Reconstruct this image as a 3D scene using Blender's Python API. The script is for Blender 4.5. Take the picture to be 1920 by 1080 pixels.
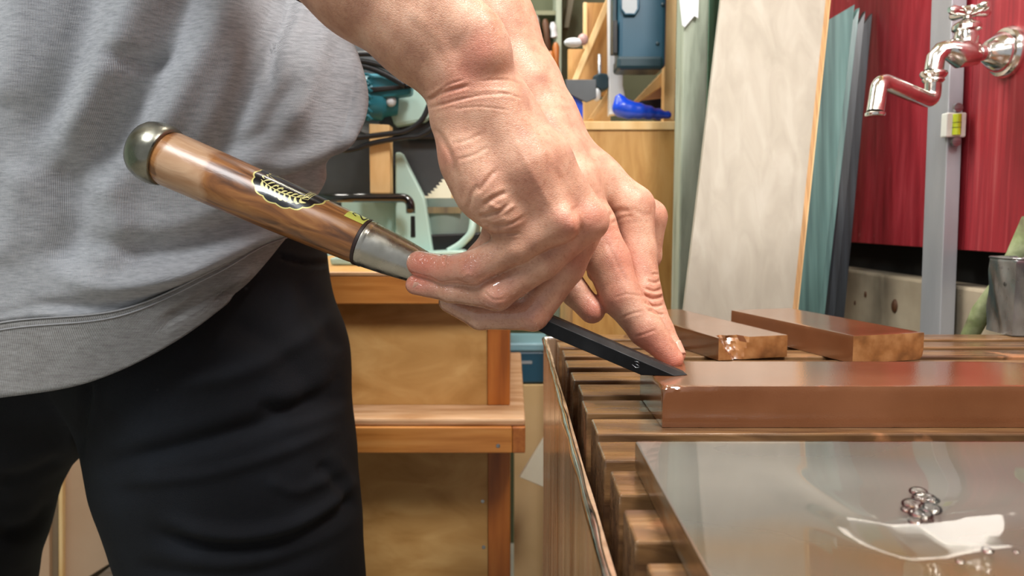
import bpy, bmesh, math, random
import numpy as np
from mathutils import Vector, Matrix
random.seed(4)
rng = np.random.default_rng(7)
SC = bpy.context.scene
COL = SC.collection
for o in list(bpy.data.objects): bpy.data.objects.remove(o)
PI = math.pi
# ------------------------------------------------------------------ camera
F = 1400.0                       # focal length in pixels of a 1920 wide frame
PITCH = math.atan(130 / F)
CAMZ = 0.92
cam = bpy.data.cameras.new('camera'); cam.sensor_width = 36; cam.lens = 36 * F / 1920
cam.clip_start = 0.01
camo = bpy.data.objects.new('camera', cam); COL.objects.link(camo)
camo.location = (0, 0, CAMZ); camo.rotation_euler = (PI / 2 - PITCH, 0, 0)
SC.camera = camo
cam.dof.use_dof = True; cam.dof.focus_distance = 0.47; cam.dof.aperture_fstop = cam.lens / 2.1
# ------------------------------------------------------------------ world, lights, exposure
SC.view_settings.view_transform = 'Standard'; SC.view_settings.look = 'None'
SC.view_settings.gamma = 1; SC.view_settings.use_curve_mapping = False
SC.view_settings.exposure = 0.03
w = bpy.data.worlds.new('world'); SC.world = w; w.use_nodes = True
w.node_tree.nodes['Background'].inputs[0].default_value = (0.93, 0.96, 1.0, 1)
w.node_tree.nodes['Background'].inputs[1].default_value = 0.45
def area(name, loc, target, sx, sy, power, col):
    l = bpy.data.lights.new(name, 'AREA'); l.shape = 'RECTANGLE'; l.size = sx; l.size_y = sy
    l.energy = power; l.color = col
    o = bpy.data.objects.new(name, l); COL.objects.link(o); o.location = loc
    o.rotation_euler = (Vector(target) - Vector(loc)).to_track_quat('-Z', 'Y').to_euler()
    return o
area('lamp_light_near', (0.44, -0.06, 2.12), (0.0, 0.5, 0.95), 0.30, 0.42, 30, (1.0, 0.965, 0.93))
area('fill_light_left', (-0.62, -0.35, 2.15), (-0.2, 0.6, 0.95), 0.5, 0.5, 18, (0.95, 0.98, 1.0))  # added fill that brightens the sweatshirt, not a fixture of the room
area('fill_light_far_left', (-1.3, 1.25, 2.3), (-1.0, 1.7, 0.3), 0.6, 0.3, 18, (1.0, 0.95, 0.88))  # added fill for the dim roller cabinet between the legs
area('fill_light_back', (-0.3, 1.25, 2.3), (-0.1, 1.5, 0.8), 0.9, 0.3, 27, (1.0, 0.95, 0.87))  # extra area light added to brighten the background

# ------------------------------------------------------------------ pixel <-> space
cp, sp_ = math.cos(PITCH), math.sin(PITCH)
def ray(px, py):
    v = (540 - py) / F
    return Vector(((px - 960) / F, cp + v * sp_, -sp_ + v * cp))
def W(px, py, Y):
    d = ray(px, py); return Vector((0, 0, CAMZ)) + d * (Y / d.y)
def PZ(px, py, z):
    d = ray(px, py); return Vector((0, 0, CAMZ)) + d * ((z - CAMZ) / d.z)
def PX(px, py, x):
    d = ray(px, py); return Vector((0, 0, CAMZ)) + d * (x / d.x)
def project(P):
    P = np.asarray(P, float); x = P[:, 0]; y = P[:, 1]; z = P[:, 2] - CAMZ
    dep = y * cp - z * sp_; up = y * sp_ + z * cp
    return 960 + F * x / dep, 540 - F * up / dep

# ------------------------------------------------------------------ materials
def lin(c):
    if isinstance(c, str):
        c = [int(c[i:i + 2], 16) / 255 for i in (0, 2, 4)]
    return tuple(((x / 12.92) if x <= .04045 else ((x + .055) / 1.055) ** 2.4) for x in c) + (1,)
MATS = {}
def mat(name, cols, rough=.6, metal=0., scale=(1, 1, 1), ns=5., detail=4., bump=0., dist=0., coat=0., coat_rough=.05,
        emit=None, bscale=None, rvar=0., lo=.3, hi=.7, spec=.5, sss=0., coord='Object', speck=None):
    m = bpy.data.materials.new(name); m.use_nodes = True; MATS[name] = m
    nt = m.node_tree; N = nt.nodes; L = nt.links; b = N['Principled BSDF']
    b.inputs['Roughness'].default_value = rough; b.inputs['Metallic'].default_value = metal
    b.inputs['Coat Weight'].default_value = coat; b.inputs['Coat Roughness'].default_value = coat_rough
    b.inputs['Specular IOR Level'].default_value = spec
    if sss: b.inputs['Subsurface Weight'].default_value = sss; b.inputs['Subsurface Radius'].default_value = (.006, .0025, .0012); b.inputs['Subsurface Scale'].default_value = 1
    cols = [cols] if isinstance(cols, str) else cols
    tc = N.new('ShaderNodeTexCoord'); mp = N.new('ShaderNodeMapping'); mp.inputs['Scale'].default_value = scale
    L.new(tc.outputs[coord], mp.inputs['Vector'])
    no = N.new('ShaderNodeTexNoise'); no.inputs['Scale'].default_value = ns; no.inputs['Detail'].default_value = detail
    no.inputs['Distortion'].default_value = dist; L.new(mp.outputs[0], no.inputs['Vector'])
    r = N.new('ShaderNodeValToRGB'); L.new(no.outputs['Fac'], r.inputs[0])
    els = r.color_ramp.elements
    if len(cols) == 1: cols = [cols[0], cols[0]]
    for i, c in enumerate(cols):
        p = lo + (hi - lo) * i / (len(cols) - 1)
        e = els[i] if i < 2 else els.new(p)
        e.position = p; e.color = lin(c)
    out = r.outputs[0]
    if speck:                                   # (colour, scale, threshold)
        n2 = N.new('ShaderNodeTexNoise'); n2.inputs['Scale'].default_value = speck[1]; n2.inputs['Detail'].default_value = 5
        L.new(tc.outputs[coord], n2.inputs['Vector'])
        r2 = N.new('ShaderNodeValToRGB'); r2.color_ramp.elements[0].position = speck[2]; r2.color_ramp.elements[1].position = min(1, speck[2] + .06)
        L.new(n2.outputs['Fac'], r2.inputs[0])
        mx = N.new('ShaderNodeMix'); mx.data_type = 'RGBA'; L.new(r2.outputs[0], mx.inputs[0]); L.new(out, mx.inputs[6])
        mx.inputs[7].default_value = lin(speck[0]); out = mx.outputs[2]
    L.new(out, b.inputs['Base Color'])
    if rvar:
        n3 = N.new('ShaderNodeTexNoise'); n3.inputs['Scale'].default_value = ns * 1.7; L.new(mp.outputs[0], n3.inputs['Vector'])
        mr = N.new('ShaderNodeMapRange'); mr.inputs[1].default_value = .3; mr.inputs[2].default_value = .7
        mr.inputs[3].default_value = max(0, rough - rvar); mr.inputs[4].default_value = rough + rvar
        L.new(n3.outputs['Fac'], mr.inputs[0]); L.new(mr.outputs[0], b.inputs['Roughness'])
    if bump:
        src = no.outputs['Fac']
        if bscale:
            n4 = N.new('ShaderNodeTexNoise'); n4.inputs['Scale'].default_value = bscale; n4.inputs['Detail'].default_value = 3
            L.new(tc.outputs[coord], n4.inputs['Vector']); src = n4.outputs['Fac']
        bm_ = N.new('ShaderNodeBump'); bm_.inputs['Strength'].default_value = 1; bm_.inputs['Distance'].default_value = bump
        L.new(src, bm_.inputs['Height']); L.new(bm_.outputs[0], b.inputs['Normal'])
        if coat: L.new(bm_.outputs[0], b.inputs['Coat Normal'])
    if emit: b.inputs['Emission Color'].default_value = lin(emit[0]); b.inputs['Emission Strength'].default_value = emit[1]
    return m

# ------------------------------------------------------------------ mesh building
BASE = {}
class MB:
    def __init__(s): s.v = []; s.f = []
    def add(s, vs, fs):
        k = len(s.v); s.v += [tuple(x) for x in vs]; s.f += [tuple(i + k for i in f) for f in fs]; return s
    def hexa(s, p):       # p: 4 bottom ccw, 4 top ccw
        return s.add(p, [(3, 2, 1, 0), (4, 5, 6, 7), (0, 1, 5, 4), (1, 2, 6, 5), (2, 3, 7, 6), (3, 0, 4, 7)])
    def box(s, a, b):
        x0, y0, z0 = a; x1, y1, z1 = b
        return s.hexa([(x0, y0, z0), (x1, y0, z0), (x1, y1, z0), (x0, y1, z0), (x0, y0, z1), (x1, y0, z1), (x1, y1, z1), (x0, y1, z1)])
    def slab(s, pts, off):       # planar outline extruded by vector off
        n = len(pts); off = Vector(off); a = [Vector(p) for p in pts]; b = [p + off for p in a]
        return s.add(a + b, [tuple(range(n))[::-1], tuple(range(n, 2 * n))] + [(i, (i + 1) % n, n + (i + 1) % n, n + i) for i in range(n)])
    def tube(s, pts, rad, n=12, cap=True):
        pts = [Vector(p) for p in pts]; m = len(pts)
        if not hasattr(rad, '__len__'): rad = [rad] * m
        T = [(pts[min(i + 1, m - 1)] - pts[max(i - 1, 0)]).normalized() for i in range(m)]
        up = Vector((0, 0, 1)) if abs(T[0].z) < .9 else Vector((1, 0, 0))
        u = T[0].cross(up).normalized(); vs = []
        for i in range(m):
            u = (u - T[i] * u.dot(T[i])).normalized(); q = T[i].cross(u)
            for k in range(n):
                a = 2 * PI * k / n; vs.append(pts[i] + (u * math.cos(a) + q * math.sin(a)) * rad[i])
        fs = [(i * n + k, i * n + (k + 1) % n, (i + 1) * n + (k + 1) % n, (i + 1) * n + k) for i in range(m - 1) for k in range(n)]
        if cap: fs += [tuple(range(n))[::-1], tuple(range((m - 1) * n, m * n))]
        return s.add(vs, fs)
    def lathe(s, prof, org, ax, n=32, cap=True):     # prof: (dist along axis, radius)
        org = Vector(org); ax = Vector(ax).normalized()
        u = ax.cross(Vector((0, 0, 1)) if abs(ax.z) < .9 else Vector((1, 0, 0))).normalized(); q = ax.cross(u); vs = []
        for d, r in prof:
            for k in range(n):
                a = 2 * PI * k / n; vs.append(org + ax * d + (u * math.cos(a) + q * math.sin(a)) * r)
        m = len(prof)
        fs = [(i * n + k, i * n + (k + 1) % n, (i + 1) * n + (k + 1) % n, (i + 1) * n + k) for i in range(m - 1) for k in range(n)]
        if cap: fs += [tuple(range(n))[::-1], tuple(range((m - 1) * n, m * n))]
        return s.add(vs, fs)
    def ball(s, c, r, sq=(1, 1, 1), n=14):
        c = Vector(c); vs = []; m = n // 2 + 1
        for i in range(m + 1):
            t = PI * i / m
            for k in range(n):
                a = 2 * PI * k / n
                vs.append(c + Vector((math.sin(t) * math.cos(a) * r * sq[0], math.sin(t) * math.sin(a) * r * sq[1], math.cos(t) * r * sq[2])))
        return s.add(vs, [(i * n + k, (i + 1) * n + k, (i + 1) * n + (k + 1) % n, i * n + (k + 1) % n) for i in range(m) for k in range(n)])
def label(o, lab=None, cat=None, group=None, kind=None):
    if lab: o['label'] = lab
    if cat: o['category'] = cat
    if group: o['group'] = group
    if kind: o['kind'] = kind
    return o
def link(name, mb, m, parent=None, org=None, smooth=False, bevel=0., uv=None, lab=None):
    """one mesh object from world-space geometry; origin at parent's base (or org)"""
    base = Vector(BASE[parent.name]) if parent else Vector(org if org is not None else (0, 0, 0))
    me = bpy.data.meshes.new(name)
    me.from_pydata([tuple(Vector(v) - base) for v in mb.v], [], mb.f)
    me.validate()
    bm = bmesh.new(); bm.from_mesh(me); bmesh.ops.recalc_face_normals(bm, faces=bm.faces); bm.to_mesh(me); bm.free()
    me.materials.append(m)
    if smooth:
        me.shade_smooth()
        if smooth != True: me.set_sharp_from_angle(angle=math.radians(smooth))
    o = bpy.data.objects.new(name, me); COL.objects.link(o)
    if parent:
        o.parent = parent
    else: o.location = base
    BASE[o.name] = tuple(base)
    if bevel:
        b = o.modifiers.new('bevel', 'BEVEL'); b.width = bevel; b.segments = 2; b.limit_method = 'ANGLE'
    if lab: o['label'] = lab
    return o
def thing(name, loc, lab, cat, group=None):
    o = bpy.data.objects.new(name, None); COL.objects.link(o); o.location = loc; BASE[o.name] = tuple(loc); o.empty_display_size = .05
    return label(o, lab, cat, group)
def bx(a, b): return MB().box(a, b)
def pxbox(x0, y0, x1, y1, Y, depth):      # box whose camera-side face spans a pixel rectangle at depth Y
    a = W(x0, (y0 + y1) / 2, Y); b = W(x1, (y0 + y1) / 2, Y)
    zt = W(0.5 * (x0 + x1), y0, Y).z; zb = W(0.5 * (x0 + x1), y1, Y).z
    return (a.x, Y, zb), (b.x, Y + depth, zt)
def catmull(P, n):
    P = [np.array(p, float) for p in P]; out = []
    for i in range(len(P) - 1):
        p0 = P[max(i - 1, 0)]; p1 = P[i]; p2 = P[i + 1]; p3 = P[min(i + 2, len(P) - 1)]
        for k in range(n):
            t = k / n
            out.append(.5 * ((2 * p1) + (p2 - p0) * t + (2 * p0 - 5 * p1 + 4 * p2 - p3) * t * t + (3 * p1 - p0 - 3 * p2 + p3) * t ** 3))
    out.append(P[-1]); return out

# ------------------------------------------------------------------ distance-field modelling for skin and trousers
class Field:
    def __init__(s, lo, hi, h):
        s.h = h; s.lo = np.array(lo, float); n = np.ceil((np.array(hi) - s.lo) / h).astype(int) + 1; s.n = n
        s.ax = [(s.lo[i] + h * np.arange(n[i])).astype(np.float32) for i in range(3)]
    def new(s): return np.full(tuple(s.n), 1.0, np.float32)
    def cone(s, A, a, b, ra, rb, k, marg=.022):
        a = np.array(a, np.float32); b = np.array(b, np.float32); rm = max(ra, rb) + marg
        lo = np.minimum(a, b) - rm; hi = np.maximum(a, b) + rm; sl = []
        for i in range(3):
            i0 = max(0, int((lo[i] - s.lo[i]) / s.h)); i1 = min(s.n[i], int((hi[i] - s.lo[i]) / s.h) + 2)
            if i1 <= i0: return
            sl.append(slice(i0, i1))
        x = s.ax[0][sl[0]][:, None, None] - a[0]; y = s.ax[1][sl[1]][None, :, None] - a[1]; z = s.ax[2][sl[2]][None, None, :] - a[2]
        d = b - a; l2 = float(d @ d) + 1e-12
        t = np.clip((x * d[0] + y * d[1] + z * d[2]) / l2, 0, 1)
        D = np.sqrt((x - t * d[0]) ** 2 + (y - t * d[1]) ** 2 + (z - t * d[2]) ** 2) - (ra + (rb - ra) * t)
        V = A[tuple(sl)]; A[tuple(sl)] = smin(V, D, k)
    def chain(s, A, pts, k):          # pts: (px, py, Y, r_px)
        for p, q in zip(pts[:-1], pts[1:]):
            s.cone(A, W(*p[:3]), W(*q[:3]), p[3] * p[2] / F, q[3] * q[2] / F, k)
    def surface(s, Fd):
        n = s.n; ins = Fd < 0
        c = ins[:-1, :-1, :-1].astype(np.int8)
        for dx in (0, 1):
            for dy in (0, 1):
                for dz in (0, 1):
                    if dx or dy or dz: c = c + ins[dx:n[0] - 1 + dx, dy:n[1] - 1 + dy, dz:n[2] - 1 + dz]
        act = (c > 0) & (c < 8); idx = np.argwhere(act); M = len(idx)
        ids = np.full(act.shape, -1, np.int32); ids[act] = np.arange(M)
        acc = np.zeros((M, 3)); cnt = np.zeros(M)
        cor = [(i, j, k) for i in (0, 1) for j in (0, 1) for k in (0, 1)]
        val = {q: Fd[idx[:, 0] + q[0], idx[:, 1] + q[1], idx[:, 2] + q[2]].astype(float) for q in cor}
        for q in cor:
            for a in range(3):
                if q[a] == 0:
                    r = list(q); r[a] = 1; r = tuple(r); v0 = val[q]; v1 = val[r]; m = (v0 < 0) != (v1 < 0)
                    t = np.where(m, v0 / np.where(m, v0 - v1, 1), 0); p = np.tile(np.array(q, float), (M, 1)); p[:, a] = t
                    acc[m] += p[m]; cnt[m] += 1
        V = s.lo + s.h * (idx + acc / cnt[:, None])
        Q = []
        for a in range(3):
            sl0 = [slice(None)] * 3; sl1 = [slice(None)] * 3; sl0[a] = slice(0, -1); sl1[a] = slice(1, None)
            i0 = ins[tuple(sl0)]; i1 = ins[tuple(sl1)]; e = np.argwhere(i0 != i1); b, c_ = (a + 1) % 3, (a + 2) % 3
            ok = (e[:, b] > 0) & (e[:, c_] > 0) & (e[:, b] < n[b] - 1) & (e[:, c_] < n[c_] - 1) & (e[:, a] < n[a] - 1); e = e[ok]
            fl = i0[e[:, 0], e[:, 1], e[:, 2]]
            def g(db, dc):
                f = e.copy(); f[:, b] -= db; f[:, c_] -= dc; return ids[f[:, 0], f[:, 1], f[:, 2]]
            q = np.stack([g(1, 1), g(0, 1), g(0, 0), g(1, 0)], 1); q[~fl] = q[~fl][:, ::-1]; Q.append(q)
        return V, np.concatenate(Q)
def smin(a, b, k):
    if k <= 0: return np.minimum(a, b)
    h = np.maximum(k - np.abs(a - b), 0) / k; return np.minimum(a, b) - h * h * (k * .25)
def mesh_from(V, Q, name, sub=0):
    me = bpy.data.meshes.new(name); me.vertices.add(len(V)); me.vertices.foreach_set('co', V.astype(np.float32).ravel())
    me.loops.add(len(Q) * 4); me.loops.foreach_set('vertex_index', Q.astype(np.int32).ravel())
    me.polygons.add(len(Q)); me.polygons.foreach_set('loop_start', np.arange(len(Q), dtype=np.int32) * 4)
    me.update(calc_edges=True); me.validate()
    if sub:
        o = bpy.data.objects.new('tmp', me); COL.objects.link(o); m = o.modifiers.new('s', 'SUBSURF'); m.levels = sub
        dg = bpy.context.evaluated_depsgraph_get(); me2 = bpy.data.meshes.new_from_object(o.evaluated_get(dg))
        bpy.data.objects.remove(o); me = me2
    return me
def arr(me):
    V = np.empty(len(me.vertices) * 3, np.float32); me.vertices.foreach_get('co', V)
    Nn = np.empty(len(me.vertices) * 3, np.float32); me.vertex_normals.foreach_get('vector', Nn)
    return V.reshape(-1, 3).astype(float), Nn.reshape(-1, 3).astype(float)
def seg_dist(x, y, pl):
    best = np.full(len(x), 1e9); par = np.zeros(len(x)); n = len(pl) - 1
    for i in range(n):
        ax, ay = pl[i]; bx_, by = pl[i + 1]; dx, dy = bx_ - ax, by - ay; l = dx * dx + dy * dy + 1e-9
        t = np.clip(((x - ax) * dx + (y - ay) * dy) / l, 0, 1); d = np.hypot(x - ax - t * dx, y - ay - t * dy)
        m = d < best; best[m] = d[m]; par[m] = (i + t[m]) / n
    return best, par
def relief(V, Nn, marks, ymin=0, ymax=9):
    """press creases (depth>0) / raise ridges (depth<0) into a surface; marks: (polyline px, width px, depth m)"""
    x, y = project(V); view = V - np.array([0, 0, CAMZ]); view /= np.linalg.norm(view, axis=1)[:, None]
    face = np.clip(-(view * Nn).sum(1) * 2.5, 0, 1) * ((V[:, 1] >= ymin) & (V[:, 1] <= ymax)); D = np.zeros(len(V))
    for pl, wd, dp in marks:
        d, t = seg_dist(x, y, catmull2(pl)); fade = np.clip(np.minimum(t, 1 - t) * 5 + .15, 0, 1)
        g = np.exp(-(d / wd) ** 2)
        if dp > 0: g = g - .28 * np.exp(-((d - 2.1 * wd) / (1.1 * wd)) ** 2)
        D += -dp * g * fade
    return V + Nn * (D * face)[:, None]
def catmull2(pl):
    return [tuple(p) for p in catmull(pl, 4)] if len(pl) > 2 else pl
# ================================================================== materials used below
M_conc = mat('concrete', ['7a7060', 'a0947f', 'b3a892'], .9, scale=(1, 1, 1), ns=9, detail=8, bump=.002, speck=('4a4036', 30, .66))
M_floor = mat('floor_concrete', ['8a857c', 'a39d92', 'b5afa4'], .7, ns=6, detail=7, bump=.001)
M_wallg = mat('pale_green_wall_paint', ['a5bdb2', 'b4cbc0'], .7, ns=3, detail=4)
M_red = mat('red_paint', ['7c1823', '94242f', 'a6343e'], .42, scale=(3, 9, 1.1), ns=7, detail=7, bump=.0006, rvar=.12, speck=('b45f62', 38, .69))
M_redw = mat('red_paint_worn', ['781822', '94222c', 'a84e50'], .5, scale=(3, 26, .9), ns=5, detail=7, bump=.0008, lo=.3, hi=.8)
M_black = mat('black_plastic', '101214', .35)
M_rubber = mat('black_rubber_cable', '16181c', .4)
M_dark = mat('dark_recess', '0c0b0a', .9)  # near-black puts the shade of the gap under the red boarding into the colour
M_steel = mat('brushed_steel', ['8f9296', 'a6a9ac'], .32, 1, scale=(1, 1, 30), ns=20, rvar=.08)
M_chrome = mat('worn_chrome', ['c4beb4', 'dedbd6', 'eceae6'], .17, 1, ns=60, detail=5, rvar=.09, bump=.0002)
M_alu = mat('anodised_aluminium', ['9a9ca2', 'abadb2'], .36, .35, scale=(1, 1, .2), ns=30, rvar=.06)
M_slat = mat('wet_brown_slat', ['4a3322', '60452d', '785838', '8c6a48'], .33, scale=(1, 7, 7), ns=11, detail=9, dist=.9, bump=.0009, coat=.5, coat_rough=.12, rvar=.15, speck=('a2704c', 22, .63))
M_stone = mat('red_brown_whetstone', ['6c4229', '774b30', '825438'], .22, ns=14, detail=4, coat=1, coat_rough=.07, bump=.00005, bscale=900, rvar=.05)
M_stone2 = mat('orange_brown_whetstone_end', ['6e4626', '8f5f36', 'a5764a'], .3, ns=60, detail=5, coat=.6, coat_rough=.08, lo=.35, hi=.65, bump=.0004)
M_ply = mat('light_plywood', ['9a9384', 'a49d8e', 'aca698'], .65, scale=(7, 7, .7), ns=5, detail=7, dist=1.2, bump=.0001, speck=('ad9f8a', 9, .72))
M_plye = mat('plywood_edge', ['9c7548', 'c59a68'], .7, scale=(60, 1, 1), ns=6, detail=3)
M_teal = mat('teal_sheet', ['415e5c', '587a76', '6c8f8a'], .35, scale=(14, 1, .4), ns=8, detail=5)
M_tealdark = mat('dark_sheet_edge', ['15181c', '30363c'], .35, scale=(40, 1, .3), ns=6)
M_post = mat('weathered_post', ['747c6c', '949d8b', 'a3ab9a'], .8, scale=(8, 8, 1), ns=8, detail=8, bump=.001)
M_green = mat('mint_painted_panel', ['6fa68a', '83b79c'], .5, scale=(6, 1, 1), ns=4)
M_cab = mat('honey_plywood', ['a97639', 'c0904f', 'cd9f60'], .5, scale=(7, 7, 1.1), ns=5, detail=6, dist=2.2, bump=.0002, lo=.25, hi=.75)
M_cabl = mat('light_pine', ['cfa468', 'dcb77f', 'e4c48f'], .6, scale=(5, 5, 1), ns=8, detail=5)
M_panel = mat('straw_plywood', ['a5793f', 'b88d52', 'c79f64'], .55, scale=(3, 3, 7), ns=3, detail=7, dist=1.2, lo=.3, hi=.7, bump=.0002)
M_orange = mat('varnished_orange_wood', ['8a4a14', 'a35c1f', 'b06a2a'], .38, scale=(12, 12, 1), ns=6, detail=6)
M_orangeh = mat('varnished_orange_wood_horizontal', ['9c5e24', 'b97a3a', 'c58a4a'], .4, scale=(1, 12, 14), ns=6, detail=6)
M_edge = mat('sanded_wood_edge', ['a57a50', 'c09a74', 'cfae8c'], .6, scale=(2, 12, 20), ns=5, detail=6)
M_sawg = mat('pale_green_casting', ['9cb9b1', 'accac1'], .4, ns=5)
M_mteal = mat('teal_tool_plastic', ['1f6f80', '2b8295'], .4, ns=4)
M_case = mat('petrol_blue_plastic', ['1d4558', '255066'], .38, ns=5, bump=.0001, bscale=500)
M_caser = mat('petrol_blue_plastic_dark', ['102a33', '17353f'], .4)
M_blade = mat('dull_saw_steel', ['4e5052', '636668'], .38, .8, ns=9)
M_cream = mat('cream_board', ['e2dcc4', 'ebe6d2'], .7)
M_card = mat('cardboard', ['c9ab78', 'd8bc8c'], .8, ns=8)
M_blue = mat('blue_plastic_bag', ['0a2fa8', '1550d8'], .28, ns=6, lo=.35, hi=.6)
M_navy = mat('navy_cloth', ['0a0d1e', '141a33'], .7)
M_white = mat('white_plastic', ['c8ccd0', 'dfe2e6'], .35)
M_tan = mat('tan_panel', ['a98a6c', 'b6977c', 'bba088'], .6, ns=3, detail=6, speck=('cfc0ae', 26, .74))
M_grey = mat('grey_plastic', ['82878a', '9a9fa2'], .45)
M_drab = mat('drab_green_paint', ['4a4f36', '5a5f46'], .7, ns=5)
M_brown = mat('dark_brown_wood', ['3c2414', '5c3a20'], .6, scale=(6, 6, 1), ns=8)
M_bark = mat('mossy_bark', ['4f4a34', '6f7a50', '97a07a'], .85, ns=40, detail=7, bump=.002)
M_can = mat('dented_galvanised_metal', ['6f7072', '9d9ea0', 'c8c9ca'], .3, .9, scale=(1, 1, .5), ns=22, detail=6, bump=.0016, rvar=.12, speck=('3c3c3c', 60, .68))
M_tub = mat('stained_tub_metal', ['8a6248', 'b89c80', 'd8b898', 'cda48c'], .2, .45, scale=(4, 5, .45), ns=7, detail=6, lo=.28, hi=.74, rvar=.08, bump=.0006, speck=('241a14', 60, .70))
M_lamp = mat('lamp_tube', 'ffffff', .5, emit=('fff6ea', 11))
M_shade = mat('white_enamel', 'd8dad8', .4)

# ================================================================== setting
WX = 0.56                                   # face of the right-hand wall
label(link('floor', bx((-2.6, -1.2, -.05), (.95, 2.9, 0)), M_floor), kind='structure')
label(link('ceiling', bx((-2.6, -1.2, 2.4), (.95, 2.9, 2.45)), mat('ceiling_board', ['b8a88c', 'c8b99c'], .8, ns=4)), kind='structure')
label(link('wall_back', bx((-2.6, 2.8, 0), (.95, 2.9, 2.4)), M_wallg), kind='structure')
label(link('wall_left', bx((-2.65, -1.2, 0), (-2.55, 2.8, 2.4)), M_wallg), kind='structure')
wr = label(link('wall_right', bx((WX + .04, -1.2, .836), (.95, 2.8, 2.4)), M_dark), kind='structure')
cw = MB(); cw.box((WX, -1.2, 0), (.95, 2.8, .836))
cw = label(link('trim_1', cw, M_conc, bevel=.004), kind='structure')
rd = thing('red_wall_panel', (WX, .9, .881), 'worn red painted boarding on the wall behind the tap', 'wall panel')
link('board', bx((WX, .30, .881), (WX + .03, .928, 1.62)), M_redw, rd, bevel=.001)
link('board', bx((WX + .0004, .9292, .881), (WX + .03, 2.2, 1.62)), M_red, rd, bevel=.001)
uh = label(link('upper_wall_boarding', bx((WX - .01, .2, 1.625), (WX + .03, 2.2, 2.39)), M_cab, org=(WX, .8, 1.625)), 'honey brown boarding above the red wall panel', 'wall panel')

# ================================================================== slatted rack and the tank under it
ZS = 0.80
rows = [674.7, 696.9, 720.9, 749.8, 785.8, 827.6, 880.9, 955.6, 1053.3]
Yr = [PZ(960, p, ZS).y for p in rows]
pitch = (Yr[0] - Yr[8]) / 8
rack = thing('slatted_rack', (.29, .48, ZS - .07), 'dark wet brown wooden slatted rack lying across the water tank', 'rack')
k = -3
while True:
    y1 = (Yr[k] if 0 <= k < 9 else Yr[0] - k * pitch)
    if y1 < .17: break
    wd = pitch * .665 + random.uniform(-.001, .001)
    x0 = .0470 + random.uniform(-.0012, .0012) - (0.002 if k < 1 else 0); z1 = ZS + random.uniform(-.0004, .0003)
    m = MB().box((x0, y1 - wd, ZS - .052), (.528, y1, z1))
    link('slat', m, M_slat, rack, bevel=.0011); k += 1
for xx in (.12, .44): link('batten', bx((xx, .175, ZS - .070), (xx + .03, .79, ZS - .0521)), M_slat, rack)
tank = thing('water_tank', (.29, .48, 0), 'tall metal water tank with mud-stained shiny side under the slatted rack', 'tank')
TX0, TX1, TY0, TY1 = .0345, .545, .155, .803; th = .0035; zt = ZS - .010
def wallgrid(x, y0, y1, z0, z1, t, n=60):    # slightly dented side sheet
    m = MB(); vs = []; 
    for side in (0, 1):
        for j in range(9):
            for i in range(n + 1):
                y = y0 + (y1 - y0) * i / n; z = z0 + (z1 - z0) * j / 8
                d = .0005 * math.sin(y * 31 + z * 6) + .0003 * math.sin(y * 73 + 1 + z * 17)
                vs.append((x + d * (1 - .6 * j / 8) + side * t, y, z))
    N_ = (n + 1) * 9; fs = []
    for s in (0, 1):
        for j in range(8):
            for i in range(n): a = s * N_ + j * (n + 1) + i; fs.append((a, a + 1, a + n + 2, a + n + 1))
    for i in range(n): a = 8 * (n + 1) + i; fs.append((a, a + 1, a + 1 + N_, a + N_))
    return m.add(vs, fs)
link('side_wall', wallgrid(TX0, TY0, TY1, .42, zt, th), M_tub, tank, smooth=40)
for a, b in (((TX1 - th, TY0, .42), (TX1, TY1, zt)), ((TX0 + th, TY1 - th, .42), (TX1 - th, TY1, zt)), ((TX0 + th, TY0, .42), (TX1 - th, TY0 + th, zt)), ((TX0, TY0, .416), (TX1, TY1, .42))):
    link('side_wall', bx(a, b), M_tub, tank)
rim_pts = [(TX0, TY0, zt), (TX1, TY0, zt), (TX1, TY1, zt), (TX0, TY1, zt), (TX0, TY0, zt)]
for a, b in zip(rim_pts[:-1], rim_pts[1:]):
    n = 40; P = [Vector(a).lerp(Vector(b), i / n) + Vector((.0002 * math.sin(i * 1.7), 0, .0002 * math.sin(i * 2.3))) for i in range(n + 1)]
    link('rim', MB().tube(P, [.0021 + .0004 * math.sin(i * 1.3) for i in range(n + 1)], 8), M_chrome, tank, smooth=True)
for lx in (TX0 + .01, TX1 - .05):
    for ly in (TY0 + .01, TY1 - .05): link('leg', bx((lx, ly, 0), (lx + .04, ly + .04, .416)), M_steel, tank)
link('water', bx((TX0 + .006, TY0 + .006, .64), (TX1 - .006, TY1 - .006, .645)), mat('muddy_water', '5a4634', .06, coat=1), tank)
for bxx in (.048, .508): link('support_bar', bx((bxx, TY0 + .0036, ZS - .082), (bxx + .015, TY1 - .0036, ZS - .0702)), M_steel, tank)

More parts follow.
